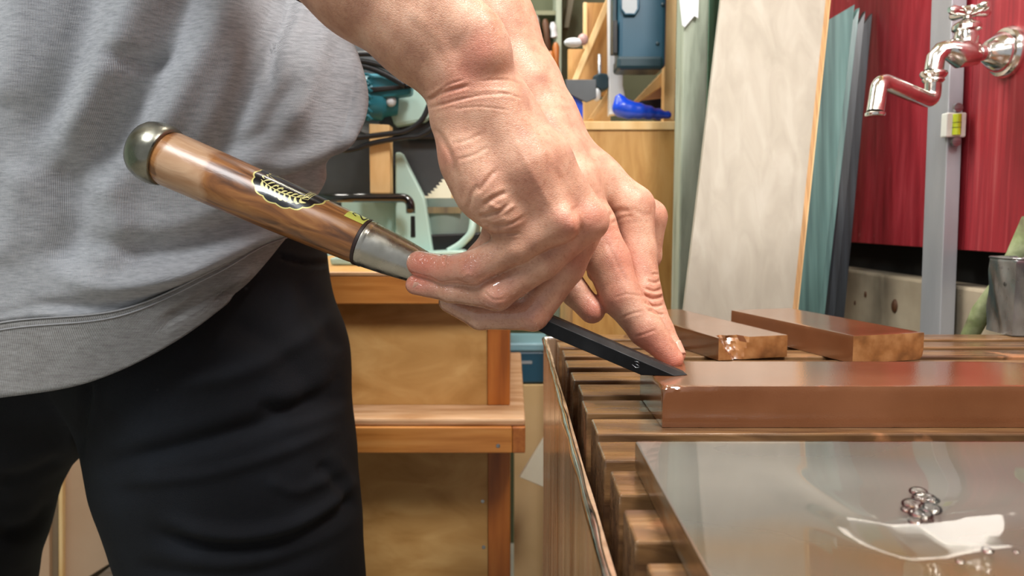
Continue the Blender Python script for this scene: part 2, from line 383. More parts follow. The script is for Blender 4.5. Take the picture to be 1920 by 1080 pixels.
# ================================================================== whetstones
def stone(name, c0, ux, L_, Wd, T, lab, dz, chips, endmat, res=.0022, zbase=ZS, er=.0006):
    """c0: near left bottom corner; ux: unit vector along the length (plan); width runs to the left of ux"""
    ux = Vector((ux[0], ux[1], 0)).normalized(); uy = Vector((-ux.y, ux.x, 0)); nx, ny, nz = int(L_ / res), int(Wd / res), max(8, int(T / res))
    vs = {}; V = []; Fc = []
    def vid(i, j, k_):
        key = (i, j, k_)
        if key not in vs: vs[key] = len(V); V.append((i / nx * L_, j / ny * Wd, k_ / nz * T))
        return vs[key]
    for i in range(nx):
        for j in range(ny):
            for k_ in (0, nz): Fc.append([vid(i, j, k_), vid(i + 1, j, k_), vid(i + 1, j + 1, k_), vid(i, j + 1, k_)])
    for i in range(nx):
        for k_ in range(nz):
            for j in (0, ny): Fc.append([vid(i, j, k_), vid(i + 1, j, k_), vid(i + 1, j, k_ + 1), vid(i, j, k_ + 1)])
    for j in range(ny):
        for k_ in range(nz):
            for i in (0, nx): Fc.append([vid(i, j, k_), vid(i, j + 1, k_), vid(i, j + 1, k_ + 1), vid(i, j, k_ + 1)])
    out = MB(); S = (L_, Wd, T)
    from mathutils import noise as NZ
    for p in V:
        e = er + max(0, NZ.noise(Vector(p) * 160) - .25) * .0012
        for (cx, cy, cz, rad, amt) in chips:
            d = math.dist(p, (cx, cy, cz)); e += amt * max(0, 1 - d / rad) * (.75 + .5 * NZ.noise(Vector(p) * 420))
        q = [min(max(p[a], e), S[a] - e) for a in range(3)]; dv = Vector(p) - Vector(q)
        r = dv.length
        pp = Vector(q) + (dv / r * e if r > 1e-9 else dv)
        if dz: pp = dz(pp)
        wv = Vector(c0) + ux * pp.x + uy * pp.y; out.v.append((wv.x, wv.y, zbase + .0003 + pp.z))
    out.f = [tuple(f) for f in Fc]
    o = link(name, out, M_stone, org=Vector(c0), smooth=28)
    o.data.materials.append(endmat)
    label(o, lab, 'whetstone', 'whetstones on the rack'); return o
def pin(px, py, Z=ZS): return PZ(px, py, Z)
TZ = .0243
c = pin(1241, 803); cl = pin(1202, 760)
YR = PZ(1500, 678, ZS + TZ).y
def corner_round(p):
    return p
s1 = stone('whetstone', (c.x, c.y, ZS), (1, 0.0), .262, YR - c.y, TZ, 'long wet brick-red whetstone in front, under the chisel tip', None,
      [(0, 0, TZ, .014, .0035), (.012, 0, TZ, .010, .0016), (.026, 0, TZ, .006, .0014), (.092, 0, TZ, .004, .0012), (0, .02, TZ, .012, .0012), (.262, YR - c.y, TZ, .03, .012)], M_stone2, res=.0019, er=.0005)
a = pin(1331, 672); b = pin(1476, 670); far = PZ(1248, 573, ZS + .0195)
# second stone: its length runs away from the camera
def stone_away(cR, cL, length, T, lab, dz, chips, dirv):
    """cL, cR: near end bottom corners"""
    ux = Vector(dirv).normalized(); wv = (cR - cL); wd = abs(wv.x * ux.y - wv.y * ux.x)
    return stone('whetstone', (cR.x, cR.y, ZS), (ux.x, ux.y), length, wd, T, lab, dz, chips, M_stone2)
def notch(Wd, T):
    from mathutils import noise as NZ
    def f(p):
        t = (Wd - p.y) / Wd                       # 0 at the left edge of the near end
        zf = p.z / T; l0 = .00 + .20 * (1 - zf); l1 = .40 - .10 * (1 - zf)
        c = max(0, min(1, min((t - l0 + .02) / .05, (l1 - t) / .05)))
        dep = c * (.0035 + .010 * zf) * (1 + .35 * NZ.noise(Vector((p.y, p.z, 0)) * 230))
        return Vector((max(p.x, dep), p.y, p.z))
    return f
W2 = abs((b - a).x) * .95
s2 = stone_away(b, a, .195, .0195, 'smaller whetstone behind the fingers with a broken notch in its near end', notch(W2, .0195), [(0, W2 * .3, 0, .01, .001)], (far.x - b.x, far.y - b.y))
a3 = pin(1574, 677); b3 = pin(1731, 675); l3 = PZ(1354, 579, ZS + .0235); n3 = PZ(1574, 626, ZS + .0235)
s3 = stone_away(b3, a3, (l3 - n3).length, .0235, 'thick whetstone at back right with mottled orange end', None, [(0, 0, 0, .008, .004), (0, .02, .0235, .01, .0008)], (l3.x - n3.x, l3.y - n3.y))
for s in (s1, s2, s3):
    me = s.data
    if s is s1: continue
    bnd = [v.co for v in me.vertices]
    for p in me.polygons:
        if p.normal.y < -.55: p.material_index = 1

# ================================================================== steel lapping plate in the foreground, with water
ZP = ZS + .0137
pl = PZ(1190.7, 827.6, ZP); pf = PZ(1311, 1080, ZS)
M_plate = mat('polished_lapping_plate', ['a88450', '9a968e', 'a8a59e'], .29, .76, scale=(1, 2.2, 1), ns=4, detail=3, rvar=.05)  # tan in the ramp paints in the reflection of orange wood
M_pedge = mat('plate_edge_metal', ['6e4f34', '94734f', '8f8778'], .3, .7, scale=(2, 2, 9), ns=20, detail=5)
plate = thing('lapping_plate', (.30, .25, ZS), 'large wet mirror-grey sharpening plate in the foreground', 'plate')
px0, px1, py0, py1 = pl.x, .50, .165, pl.y
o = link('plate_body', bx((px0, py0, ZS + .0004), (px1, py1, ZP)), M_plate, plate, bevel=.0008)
o.data.materials.append(M_pedge)
for p in o.data.polygons:
    if abs(p.normal.z) < .5: p.material_index = 1
def water_mat(name, rough=0.0, tint='ffffff'):
    m = bpy.data.materials.new(name); m.use_nodes = True; nt = m.node_tree; N = nt.nodes; L = nt.links
    N.remove(N['Principled BSDF']); out = N['Material Output']
    t = N.new('ShaderNodeBsdfTransparent'); t.inputs[0].default_value = lin(tint); g = N.new('ShaderNodeBsdfGlossy'); g.inputs['Roughness'].default_value = rough
    f = N.new('ShaderNodeFresnel'); f.inputs[0].default_value = 1.33; mx = N.new('ShaderNodeMixShader')
    L.new(f.outputs[0], mx.inputs[0]); L.new(t.outputs[0], mx.inputs[1]); L.new(g.outputs[0], mx.inputs[2]); L.new(mx.outputs[0], out.inputs[0]); return m
M_water = water_mat('clear_water')
# water puddle on the plate
def puddle():
    from mathutils import noise as NZ
    crv = [PZ(x, y, ZP + .001) for x, y in ((1400, 940), (1545, 976), (1600, 1000), (1680, 1022), (1750, 1018), (1830, 1004), (1920, 994), (2060, 985), (2300, 985))]
    cx = [p.x for p in crv]; cy = [p.y for p in crv]
    n, m_ = 220, 130; x0, x1, y0, y1 = px0 + .0009, px1 - .001, py0 + .001, py1 - .0009; M = MB()
    for j in range(m_ + 1):
        for i in range(n + 1):
            x = x0 + (x1 - x0) * i / n; y = y0 + (y1 - y0) * j / m_
            yc = float(np.interp(x, cx, cy)); t = max(-1, min(1, (y - yc) / .0125)); at = abs(t); g = 1.176 * at if at < .7 else .823 + 1.176 * ((at - .7) - (at - .7) ** 2 / .6); sst = .5 + .5 * math.copysign(min(1, g), t)
            fx = max(0, min(1, (x - cx[1] + .010) / .02)); fx = fx * fx * (3 - 2 * fx)
            back = math.exp(-(max(0, y - yc - .012) / .040) ** 2)
            h = .0004 + (.0037 - .0013 * max(0, min(1, (cx[3] - x) / (cx[3] - cx[1])))) * sst * fx * back + .0001 * NZ.noise(Vector((x * 9, y * 13, 2)))
            M.v.append((x, y, ZP + .00003 + h))
    M.f = [(j * (n + 1) + i, j * (n + 1) + i + 1, (j + 1) * (n + 1) + i + 1, (j + 1) * (n + 1) + i) for j in range(m_) for i in range(n)]
    return M
link('water_film', puddle(), water_mat('wet_film', .03), plate, smooth=True)
for (qx, qy, r) in ((1722, 922, .0034), (1734, 936, .0046), (1712, 946, .0040), (1744, 954, .0040), (1726, 964, .0042), (1702, 956, .0024), (1750, 938, .0024), (1716, 978, .0024), (1738, 974, .0022), (1852, 1032, .0018), (1800, 1052, .0014), (1905, 1034, .001)):
    p = PZ(qx, qy, ZP + .0018); link('water_drop', MB().ball(p, r, (1, 1, .5), 20), M_water, plate, smooth=True)

# ================================================================== chisel
zst = ZS + TZ + .0004
tipn = PZ(1293, 706, zst); BW = .022
tip = tipn + Vector((0, BW / 2, 0)); butt = W(284, 283, .512)
ah = (tip - butt).normalized()                     # butt -> tip
wh = Vector((0, 1, 0)); wh = (wh - ah * wh.dot(ah)).normalized(); thh = wh.cross(ah).normalized()
if thh.z < 0: thh = -thh
tip_axis = tip - thh * .0050; ah = (tip_axis - butt).normalized()
wh = (Vector((0, 1, 0)) - ah * ah.y).normalized(); thh = wh.cross(ah).normalized(); thh = thh if thh.z > 0 else -thh
LT = (tip_axis - butt).length
def C(s, u, t): return butt + ah * s + wh * u + thh * t
def Cang(s, phi, r): return C(s, -math.sin(phi) * r, math.cos(phi) * r)    # phi 0 = up, 90 deg = towards the camera
def s_at(px):      # distance along the axis that shows at pixel column px
    lo, hi = -.05, LT + .05
    for _ in range(40):
        mid = (lo + hi) / 2; q = project(np.array([C(mid, 0, 0)]))[0][0]
        lo, hi = (mid, hi) if q < px else (lo, mid)
    return lo
chis = thing('bench_chisel', tuple(tip), 'heavy wood-handled chisel held low across the body, its black blade on the stone', 'chisel')
M_handle = bpy.data.materials.new('oiled_oak_handle'); m = M_handle; m.use_nodes = True
nt = m.node_tree; N = nt.nodes; L = nt.links; b = N['Principled BSDF']
tc = N.new('ShaderNodeTexCoord'); mp = N.new('ShaderNodeMapping'); mp.inputs['Scale'].default_value = (2.2, 16, 1); L.new(tc.outputs['UV'], mp.inputs[0])
no = N.new('ShaderNodeTexNoise'); no.inputs['Scale'].default_value = 1.7; no.inputs['Detail'].default_value = 9; no.inputs['Distortion'].default_value = 1.2; L.new(mp.outputs[0], no.inputs['Vector'])
r1 = N.new('ShaderNodeValToRGB'); L.new(no.outputs['Fac'], r1.inputs[0]); e = r1.color_ramp.elements
e[0].position = .3; e[0].color = lin('5a3518'); e[1].position = .7; e[1].color = lin('b07a42'); q = e.new(.5); q.color = lin('8f5a2c')
r2 = N.new('ShaderNodeValToRGB'); L.new(no.outputs['Fac'], r2.inputs[0]); e = r2.color_ramp.elements
e[0].position = .3; e[0].color = lin('a37550'); e[1].position = .7; e[1].color = lin('c8a482')
# the dry, paler band near the hoop has a ragged outline of its own
sp1 = N.new('ShaderNodeSeparateXYZ'); L.new(tc.outputs['UV'], sp1.inputs[0])
n2 = N.new('ShaderNodeTexNoise'); n2.inputs['Scale'].default_value = 7; n2.inputs['Detail'].default_value = 6; L.new(tc.outputs['UV'], n2.inputs['Vector'])
ma = N.new('ShaderNodeMath'); ma.operation = 'MULTIPLY_ADD'; L.new(n2.outputs['Fac'], ma.inputs[0]); ma.inputs[1].default_value = .22; L.new(sp1.outputs[0], ma.inputs[2])
rr = N.new('ShaderNodeValToRGB'); L.new(ma.outputs[0], rr.inputs[0]); e = rr.color_ramp.elements
e[0].position = .175; e[0].color = (0, 0, 0, 1); e[1].position = .19; e[1].color = (1, 1, 1, 1); q = e.new(.40); q.color = (1, 1, 1, 1); q = e.new(.435); q.color = (0, 0, 0, 1)
mx = N.new('ShaderNodeMix'); mx.data_type = 'RGBA'; L.new(rr.outputs[0], mx.inputs[0]); L.new(r1.outputs[0], mx.inputs[6]); L.new(r2.outputs[0], mx.inputs[7]); L.new(mx.outputs[2], b.inputs['Base Color'])
b.inputs['Roughness'].default_value = .34; b.inputs['Coat Weight'].default_value = .45; b.inputs['Coat Roughness'].default_value = .24
bp = N.new('ShaderNodeBump'); bp.inputs['Distance'].default_value = .0004; L.new(no.outputs['Fac'], bp.inputs['Height']); L.new(bp.outputs[0], b.inputs['Normal'])
S0, S1, S2 = s_at(322), s_at(683), s_at(862)
def hr(s):       # handle radius
    t = (s - S0) / (S1 - S0)
    return .0188 - .0035 * t + .0006 * math.sin(PI * t)
def lathe_c(prof, n=48):
    m = MB()
    for s, r in prof:
        for k_ in range(n): m.v.append(tuple(Cang(s, 2 * PI * k_ / n, r)))
    M_ = len(prof); m.f = [(i * n + k_, i * n + (k_ + 1) % n, (i + 1) * n + (k_ + 1) % n, (i + 1) * n + k_) for i in range(M_ - 1) for k_ in range(n)]
    m.f += [tuple(range(n))[::-1], tuple(range((M_ - 1) * n, M_ * n))]; return m
sH = s_at(300)
prof = [(sH - .004, .0150)] + [(S0 - .016 + (S1 - S0 + .016) * i / 30, hr(max(S0, S0 - .016 + (S1 - S0 + .016) * i / 30)) - (.0012 if i < 3 else 0)) for i in range(31)]
prof[-1] = (S1 - .0006, hr(S1) - .0004)
ho = link('handle', lathe_c(prof), M_handle, chis, smooth=50)
uvl = ho.data.uv_layers.new(name='UVMap')
inv = lambda co: None
bco = Vector(tip)
for lp in ho.data.loops:
    P = Vector(ho.data.vertices[lp.vertex_index].co) + bco - butt
    s = P.dot(ah); u = P.dot(wh); t = P.dot(thh); uvl.data[lp.index].uv = ((s - S0 + .01) / (S1 - S0), abs(math.atan2(u, t)) / PI * .6 + .15 * t / .02)
M_hoop = mat('dull_hammered_steel', ['7c7a6e', '949285', 'a8a698'], .30, 1, ns=55, detail=5, bump=.0005, rvar=.1)
M_ferr = mat('satin_steel_ferrule', ['a8a498', 'bcb8ae'], .30, 1, ns=70, detail=4, bump=.0002, rvar=.08)
hoop = [(-.0080, .0), (-.0077, .0105), (-.0068, .0140), (-.0050, .0168), (-.0022, .0190), (.002, .0205), (.007, .0212), (.0115, .0210), (.0145, .0203), (.0158, .0194), (.0158, .0180)]
hoop = [(s - .004 + .001, r) for s, r in hoop]; hoop[0] = (hoop[0][0], .001)
link('striking_hoop', lathe_c(hoop, 56), M_hoop, chis, smooth=60)
link('collar', lathe_c([(S1 - .0022, hr(S1) + .0001), (S1 - .0016, hr(S1) + .0007), (S1 + .0002, hr(S1) + .0006), (S1 + .0008, hr(S1) - .001)]), mat('dark_leather_ring', '2a1712', .5), chis, smooth=40)
rf = hr(S1) + .0004
fer = [(S1 + .0004, rf - .001), (S1 + .0006, rf), (S1 + .0030, rf), (S1 + .0036, rf - .0004), (S1 + .0046, rf - .0005)]
for i in range(1, 17):
    t = i / 16; fer.append((S1 + .0046 + (S2 - S1 - .0046) * t, (rf - .0005) * (1 - t) + .0066 * t + .0011 * math.sin(PI * t) * (1 - .3 * t)))
link('ferrule', lathe_c(fer), M_ferr, chis, smooth=40)
M_bl = mat('black_forged_blade', ['060606', '0f1011', '1c1c1d'], .42, .0, scale=(1, 1, 1), ns=45, detail=6, bump=.0003, rvar=.12, lo=.35, hi=.8, spec=.2)
M_bl2 = mat('worn_grey_blade_bevel', ['0d0d0e', '1a1a1b', '2a2a2a'], .5, .0, spec=.2, ns=60, detail=6, rvar=.1)
neck_end = s_at(955); sh = s_at(1005)
def sect(s, hw, tb, ts, tt, tw):      # half width, bottom, side top, top, top half width
    return [C(s, -hw, tb), C(s, hw, tb), C(s, hw, ts), C(s, tw, tt), C(s, -tw, tt), C(s, -hw, ts)]
def loft6(secs):
    m = MB()
    for q in secs: m.v += [tuple(x) for x in q]
    n = len(secs); m.f = [(i * 6 + k_, i * 6 + (k_ + 1) % 6, (i + 1) * 6 + (k_ + 1) % 6, (i + 1) * 6 + k_) for i in range(n - 1) for k_ in range(6)]
    m.f += [tuple(range(6))[::-1], tuple(range((n - 1) * 6, n * 6))]; return m
secs = [sect(S2 - .004, .0042, -.0042, .003, .0045, .0030), sect(neck_end, .0045, -.0045, .003, .0045, .0030), sect(sh, BW / 2 - .001, -.0060, .0018, .0050, .0058), sect(s_at(1040), BW / 2, -.0064, .0018, .0050, .0065), sect(LT + .02, BW / 2, -.0056, .0018, .0050, .0065)]
bm = bmesh.new(); mb = loft6(secs); vv = [bm.verts.new(v) for v in mb.v]
for f in mb.f: bm.faces.new([vv[i] for i in f])
r_ = bmesh.ops.bisect_plane(bm, geom=bm.verts[:] + bm.edges[:] + bm.faces[:], plane_co=(0, 0, zst), plane_no=(0, 0, 1), clear_inner=True)
ed = [e for e in bm.edges if e.is_boundary]; bmesh.ops.holes_fill(bm, edges=ed)
mb2 = MB(); bm.verts.index_update(); mb2.v = [tuple(v.co) for v in bm.verts]; mb2.f = [tuple(v.index for v in f.verts) for f in bm.faces]; bm.free()
bo = link('blade', mb2, M_bl, chis, bevel=.0004)
bo.data.materials.append(M_bl2)
for p in bo.data.polygons:
    d = p.normal.dot(thh)
    if d > .3 : p.material_index = 1
mk = MB(); smk = s_at(1193)
for pts_ in (((-.0022, -.0022), (.0006, -.0030), (.0024, -.0022), (.0018, -.0012), (-.0004, -.0010)), ((-.0018, .0002), (.0006, .0008), (.0016, .0000))):
    mk.tube([tuple(C(smk + a_, -BW / 2 - .0001, b_)) for a_, b_ in pts_], .00018, 6)
link('engraved_mark', mk, M_steel, chis, smooth=True)
# stickers wrapped round the handle
def patch(outline_fn, nr, na, off, rfn=hr):      # outline_fn(angle)->(s, phi) boundary; filled from its centre
    m = MB(); c_ = outline_fn(None); m.v.append(tuple(Cang(c_[0], c_[1], rfn(c_[0]) + off)))
    for i in range(1, nr + 1):
        for k_ in range(na):
            s, ph = outline_fn(2 * PI * k_ / na); t = i / nr; s = c_[0] + (s - c_[0]) * t; ph = c_[1] + (ph - c_[1]) * t
            m.v.append(tuple(Cang(s, ph, rfn(s) + off)))
    for k_ in range(na): m.f.append((0, 1 + k_, 1 + (k_ + 1) % na))
    for i in range(nr - 1):
        for k_ in range(na): m.f.append((1 + i * na + k_, 1 + i * na + (k_ + 1) % na, 1 + (i + 1) * na + (k_ + 1) % na, 1 + (i + 1) * na + k_))
    return m
D2 = math.radians
sA, sB = s_at(472), s_at(600); sc, sl = (sA + sB) / 2, (sB - sA) / 2; pc, ph_ = D2(19), D2(66)
def oval(a, grow=1.0):
    if a is None: return sc, pc
    rr_ = grow * (1 + .055 * abs(math.sin(a * 8)) - .03)
    x = math.cos(a); x = math.copysign(abs(x) ** .9, x); y = math.sin(a); y = math.copysign(abs(y) ** .85, y)
    point = 1 + .10 * max(0, math.cos(a)) ** 12
    return sc + sl * x * rr_ * point * .95, pc + ph_ * y * rr_
lb = link('label_sticker', patch(oval, 8, 96, .00008), mat('pale_gold_foil', ['cfc26e', 'e8dd96'], .3, .2), chis, smooth=True, lab='scalloped black and gold oval sticker')
link('sticker_face', patch(lambda a: oval(a, .955), 8, 96, .00014), mat('gloss_black_print', ['111214', '191a1d'], .22, coat=.6), lb, smooth=True)
def stroke(pts, wds, off, rfn=hr, rot=3):        # ribbon on the handle through (s mm from centre, phi deg)
    P = [(sc + a * .001, D2(b_ - rot)) for a, b_ in pts]; m = MB(); n = 6; Q = catmull([(p[0], p[1], w_) for p, w_ in zip(P, wds)], n)
    for i, (s, ph, w_) in enumerate(Q):
        a = Q[max(i - 1, 0)]; c2 = Q[min(i + 1, len(Q) - 1)]; ds = c2[0] - a[0]; dp = (c2[1] - a[1]) * .017; l = math.hypot(ds, dp) + 1e-9
        for sg in (-1, 1):
            s2_ = s + sg * (-dp / l) * w_ * .001; p2 = ph + sg * (ds / l) * w_ * .001 / .017; m.v.append(tuple(Cang(s2_, p2, rfn(s2_) + off)))
    m.f = [(2 * i, 2 * i + 1, 2 * i + 3, 2 * i + 2) for i in range(len(Q) - 1)]; return m
gold = MB(); O = .00022
def addstroke(p, w_): q = stroke(p, w_, O); gold.add(q.v, q.f)
random.seed(11)
for side in (1, -1):
    for i in range(9):
        x = -15.5 + i * 3.5; base = 22 + side * (37 - 2.4 * abs(i - 4)); d = 1 if i < 8 else .6
        addstroke([(x, base), (x + 1.2, base + side * 9), (x + 3.2, base + side * 14 * d), (x + 4.8, base + side * 11 * d)], [.35, .85, .65, .12])
        addstroke([(x + .8, base), (x + 2.2, base - side * 8), (x + 4.0, base - side * 11)], [.3, .65, .1])
    addstroke([(-17, 22 + side * 26), (-9, 22 + side * 33), (0, 22 + side * 35), (9, 22 + side * 31), (14, 22 + side * 22)], [.2, .3, .34, .3, .2])
    addstroke([(-15, 22 + side * 4), (-8, 22 + side * 12), (0, 22 + side * 14), (8, 22 + side * 13), (13.2, 22 + side * 10)], [.16, .16, .16, .16, .16])
for t_ in ((-16.5, 10), (-16, 22), (-16.8, 34)):
    addstroke([(t_[0], t_[1]), (t_[0] - 1.0, t_[1] + 4), (t_[0] + 1.2, t_[1] + 9)], [.3, .5, .15])
for (x, a) in ((-6, 43), (-2.4, 44.5)):      # small marks in the black field
    addstroke([(x, a), (x + 1.6, a + 1)], [.22, .22]); addstroke([(x + .2, a + 3.6), (x + 1.9, a + 4.6)], [.22, .22]); addstroke([(x + .9, a - 1), (x + 1.1, a + 6)], [.18, .18])
# framed block of small lettering at the right end
for p in ([(13.4, 8), (13.4, 50)], [(17.0, 10), (17.0, 46)], [(13.4, 50), (17.0, 46)], [(13.4, 8), (17.0, 10)]): addstroke(p, [.2, .2])
for i, a in enumerate((13, 19, 25, 31, 37)):
    addstroke([(14.1, a), (16.3, a + .5)], [.14, .14]); addstroke([(14.1, a + 3.2), (16.3, a + 3.4)], [.14, .14]); addstroke([(14.1, a), (16.3, a + 3.4)], [.13, .13])
link('sticker_scrollwork', gold, mat('gold_print', ['e2d98c', 'f1ecb0'], .3, .15), lb, smooth=True)
ya, yb = s_at(643), s_at(686) - .0012
def quadpatch(s0, s1, p0, p1, off, n=12):
    m = MB()
    for i in range(n + 1):
        for j in range(n + 1):
            s = s0 + (s1 - s0) * i / n; ph = p0 + (p1 - p0) * j / n; m.v.append(tuple(Cang(s, ph, hr(s) + off)))
    m.f = [(i * (n + 1) + j, i * (n + 1) + j + 1, (i + 1) * (n + 1) + j + 1, (i + 1) * (n + 1) + j) for i in range(n) for j in range(n)]; return m
ys = link('size_sticker', quadpatch(ya, yb, D2(-14), D2(41), .0001), mat('yellow_sticker', ['c8cc58', 'dde078'], .35, coat=.4), chis, smooth=True, lab='small yellow sticker with a black digit 2')
dig = MB(); yc = ((ya + yb) / 2 - sc) * 1000; hw = (yb - ya) * 1000 * .33
for p, w_ in (([(yc - hw * .35, 24), (yc - hw * .95, 17), (yc - hw * .75, 4), (yc - hw * .2, 5), (yc + hw * .3, 19), (yc + hw * .75, 26)], [.55, .45, .5, .6, .6, .8]), ([(yc + hw * .75, 27), (yc + hw * .85, 16), (yc + hw * .8, 3)], [.55, .5, .55])):
    q = stroke(p, w_, .0002, rot=0); dig.add(q.v, q.f)
link('digit', dig, mat('black_print', '080808', .4), ys, smooth=True)

# ================================================================== tap
tap = thing('wall_tap', (WX, .843, 1.0), 'worn chrome wall tap with swivel spout mounted on the red boarding', 'tap')
ec = PX(1893, 98, WX)                        # centre of the wall flange
Yt = ec.y; zt_ = ec.z
prof = [(0, .0285), (.003, .0290), (.006, .0280), (.009, .0262), (.0095, .0225), (.015, .0215), (.022, .0160), (.027, .0120), (.029, .0090)]
link('wall_flange', MB().lathe(prof, (WX, Yt, zt_), (-1, 0, 0), 40), M_chrome, tap, smooth=35)
ctr = W(1812, 95, Yt); bxx = ctr.x; elb = W(1782, 97, Yt)
body = MB().tube([(WX - .02, Yt, zt_), (WX - .034, Yt, zt_ - .001), (ctr.x + .012, Yt, zt_ - .002), (ctr.x - .006, Yt, zt_ - .001), (ctr.x - .020, Yt, zt_ + .003), (ctr.x - .028, Yt, zt_ + .0015), (ctr.x - .034, Yt, zt_ - .006), (ctr.x - .0355, Yt, zt_ - .020)],
                 [.0085, .0088, .0125, .0168, .0115, .0100, .0098, .0100], 24)
body.lathe([(-.008, .0125), (.008, .0120), (.018, .0128), (.020, .0120), (.026, .0112)], (ctr.x - .001, Yt, zt_), (0, 0, 1), 28)
link('tap_body', body, M_chrome, tap, smooth=40)
top = zt_ + .0225
link('bonnet_nut', MB().lathe([(0, .0125), (.002, .0150), (.006, .0152), (.009, .0130), (.012, .0075), (.014, .0050)], (ctr.x - .001, Yt, top), (0, 0, 1), 32), M_chrome, tap, smooth=30)
link('spindle', MB().lathe([(0, .0042), (.009, .0042)], (ctr.x - .001, Yt, top + .013), (0, 0, 1), 16), M_chrome, tap, smooth=40)
hd = MB(); hz = top + .0215; hx = ctr.x + .001
hd.lathe([(-.004, .0065), (-.002, .011), (.002, .0135), (.0045, .0125), (.006, .007)], (hx, Yt, hz), (0, 0, 1), 24)
for k_ in range(4):
    a = math.radians(12 + 90 * k_); dx, dy = math.cos(a), math.sin(a)
    hd.tube([(hx + dx * .006, Yt + dy * .006, hz), (hx + dx * .015, Yt + dy * .015, hz + .0005), (hx + dx * .022, Yt + dy * .022, hz + .001), (hx + dx * .0265, Yt + dy * .0265, hz + .001)], [.0052, .0050, .0056, .0030], 12)
link('handle', hd, M_chrome, tap, smooth=40)
nx_, nz_ = ctr.x - .0355, zt_ - .020
link('collar', MB().lathe([(0, .0105), (.0015, .0135), (.004, .0145), (.007, .0132), (.009, .0110), (.011, .0118), (.014, .0095)], (nx_, Yt, nz_), (0, 0, -1), 32), M_chrome, tap, smooth=35)
s0 = W(1757, 150, Yt); s_b = W(1752, 190, Yt - .004); s_m = W(1668, 160, Yt - .035); s_e = W(1641, 210, Yt - .042)
def arc3(a, b, c, r, n=7):            # round the corner at b
    a, b, c = Vector(a), Vector(b), Vector(c); u = (a - b).normalized(); v = (c - b).normalized(); P = []
    for i in range(n + 1):
        t = i / n; P.append((b + u * r) * (1 - t) ** 2 + b * 2 * t * (1 - t) + (b + v * r) * t * t)
    return P
st = Vector((nx_, Yt, nz_ - .010)); pb = Vector((nx_, Yt, s_b.z)); pm = Vector(s_m); pe = Vector((s_e.x, s_e.y, s_e.z))
pm = W(1650, 150, Yt - .035); P = [st] + arc3(st, pb, pm, .012) + arc3(pb, pm, pe, .012) + [pe]
link('spout', MB().tube(P, .0088, 24), M_chrome, tap, smooth=40)
link('spout_lip', MB().lathe([(0, .0088), (.001, .0102), (.0035, .0104), (.0045, .0092)], pe, (0, 0, -1), 28), M_chrome, tap, smooth=35)

# ================================================================== spirit level leaning on the wall
lev = thing('spirit_level', (WX - .02, .93, 0), 'long aluminium spirit level standing against the red boarding behind the tap', 'level')
def lv(px, py, x): return PX(px, py, x)
tn = lv(1785, 0, WX - .022); bn = lv(1762, 620, WX - .026)      # near left edge of the bar, two heights
dirv = (tn - bn).normalized(); lo_ = bn - dirv * ((bn.z - .02) / dirv.z); hi_ = tn + dirv * .45
ey = Vector((0, 1, 0)) * .046; ex = Vector((1, 0, 0)) * .0185
def bar(a, b): return MB().hexa([a, a + ex, a + ex + ey, a + ey, b, b + ex, b + ex + ey, b + ey])
vc = lv(1776, 236, WX - .022); tpar = (vc.z - lo_.z) / (hi_.z - lo_.z)
gap0 = lo_.lerp(hi_, tpar - .034 / (hi_ - lo_).length); gap1 = lo_.lerp(hi_, tpar + .034 / (hi_ - lo_).length)
link('bar', bar(lo_, hi_), M_alu, lev, bevel=.0012)
mid = (gap0 + gap1) / 2
ctrv = mid + Vector((.006, -.006, 0))
link('vial_holder', MB().box((ctrv.x - .0125, ctrv.y - .003, ctrv.z - .015), (ctrv.x + .0125, ctrv.y + .010, ctrv.z + .015)), mat('clear_acrylic', 'dfe2dc', .1, coat=1), lev, bevel=.002)
M_vial = mat('yellow_green_vial_liquid', ['b7c820', 'c8d838'], .15, coat=1)
link('vial', MB().tube([ctrv + Vector((0, -.003, -.0125)), ctrv + Vector((0, -.003, .0125))], .0052, 20), M_vial, lev, smooth=40)
for dz_ in (-.004, .002): link('vial_mark', MB().tube([ctrv + Vector((0, -.003, dz_)), ctrv + Vector((0, -.003, dz_ + .0006))], .0054, 20), M_black, lev)
for sg in (-1, 1): 
    c_ = ctrv + Vector((.001, -.001, sg * .0205)); link('screw', MB().lathe([(0, .0058), (.003, .0056), (.0035, .002)], c_, (0, -1, 0), 20), M_steel, lev, smooth=40)
# ================================================================== the person
M_skin = bpy.data.materials.new('skin'); m = M_skin; m.use_nodes = True; nt = m.node_tree; N = nt.nodes; L = nt.links; b = N['Principled BSDF']
tc = N.new('ShaderNodeTexCoord'); n1 = N.new('ShaderNodeTexNoise'); n1.inputs['Scale'].default_value = 75; n1.inputs['Detail'].default_value = 5; L.new(tc.outputs['Object'], n1.inputs['Vector'])
r1 = N.new('ShaderNodeValToRGB'); L.new(n1.outputs['Fac'], r1.inputs[0]); e = r1.color_ramp.elements
e[0].position = .3; e[0].color = lin('b5826a'); e[1].position = .72; e[1].color = lin('d8aa8f'); q = e.new(.5); q.color = lin('ca987d')
at = N.new('ShaderNodeAttribute'); at.attribute_name = 'flush'
mx = N.new('ShaderNodeMix'); mx.data_type = 'RGBA'; L.new(at.outputs['Fac'], mx.inputs[0]); L.new(r1.outputs[0], mx.inputs[6]); mx.inputs[7].default_value = lin('d07c68')
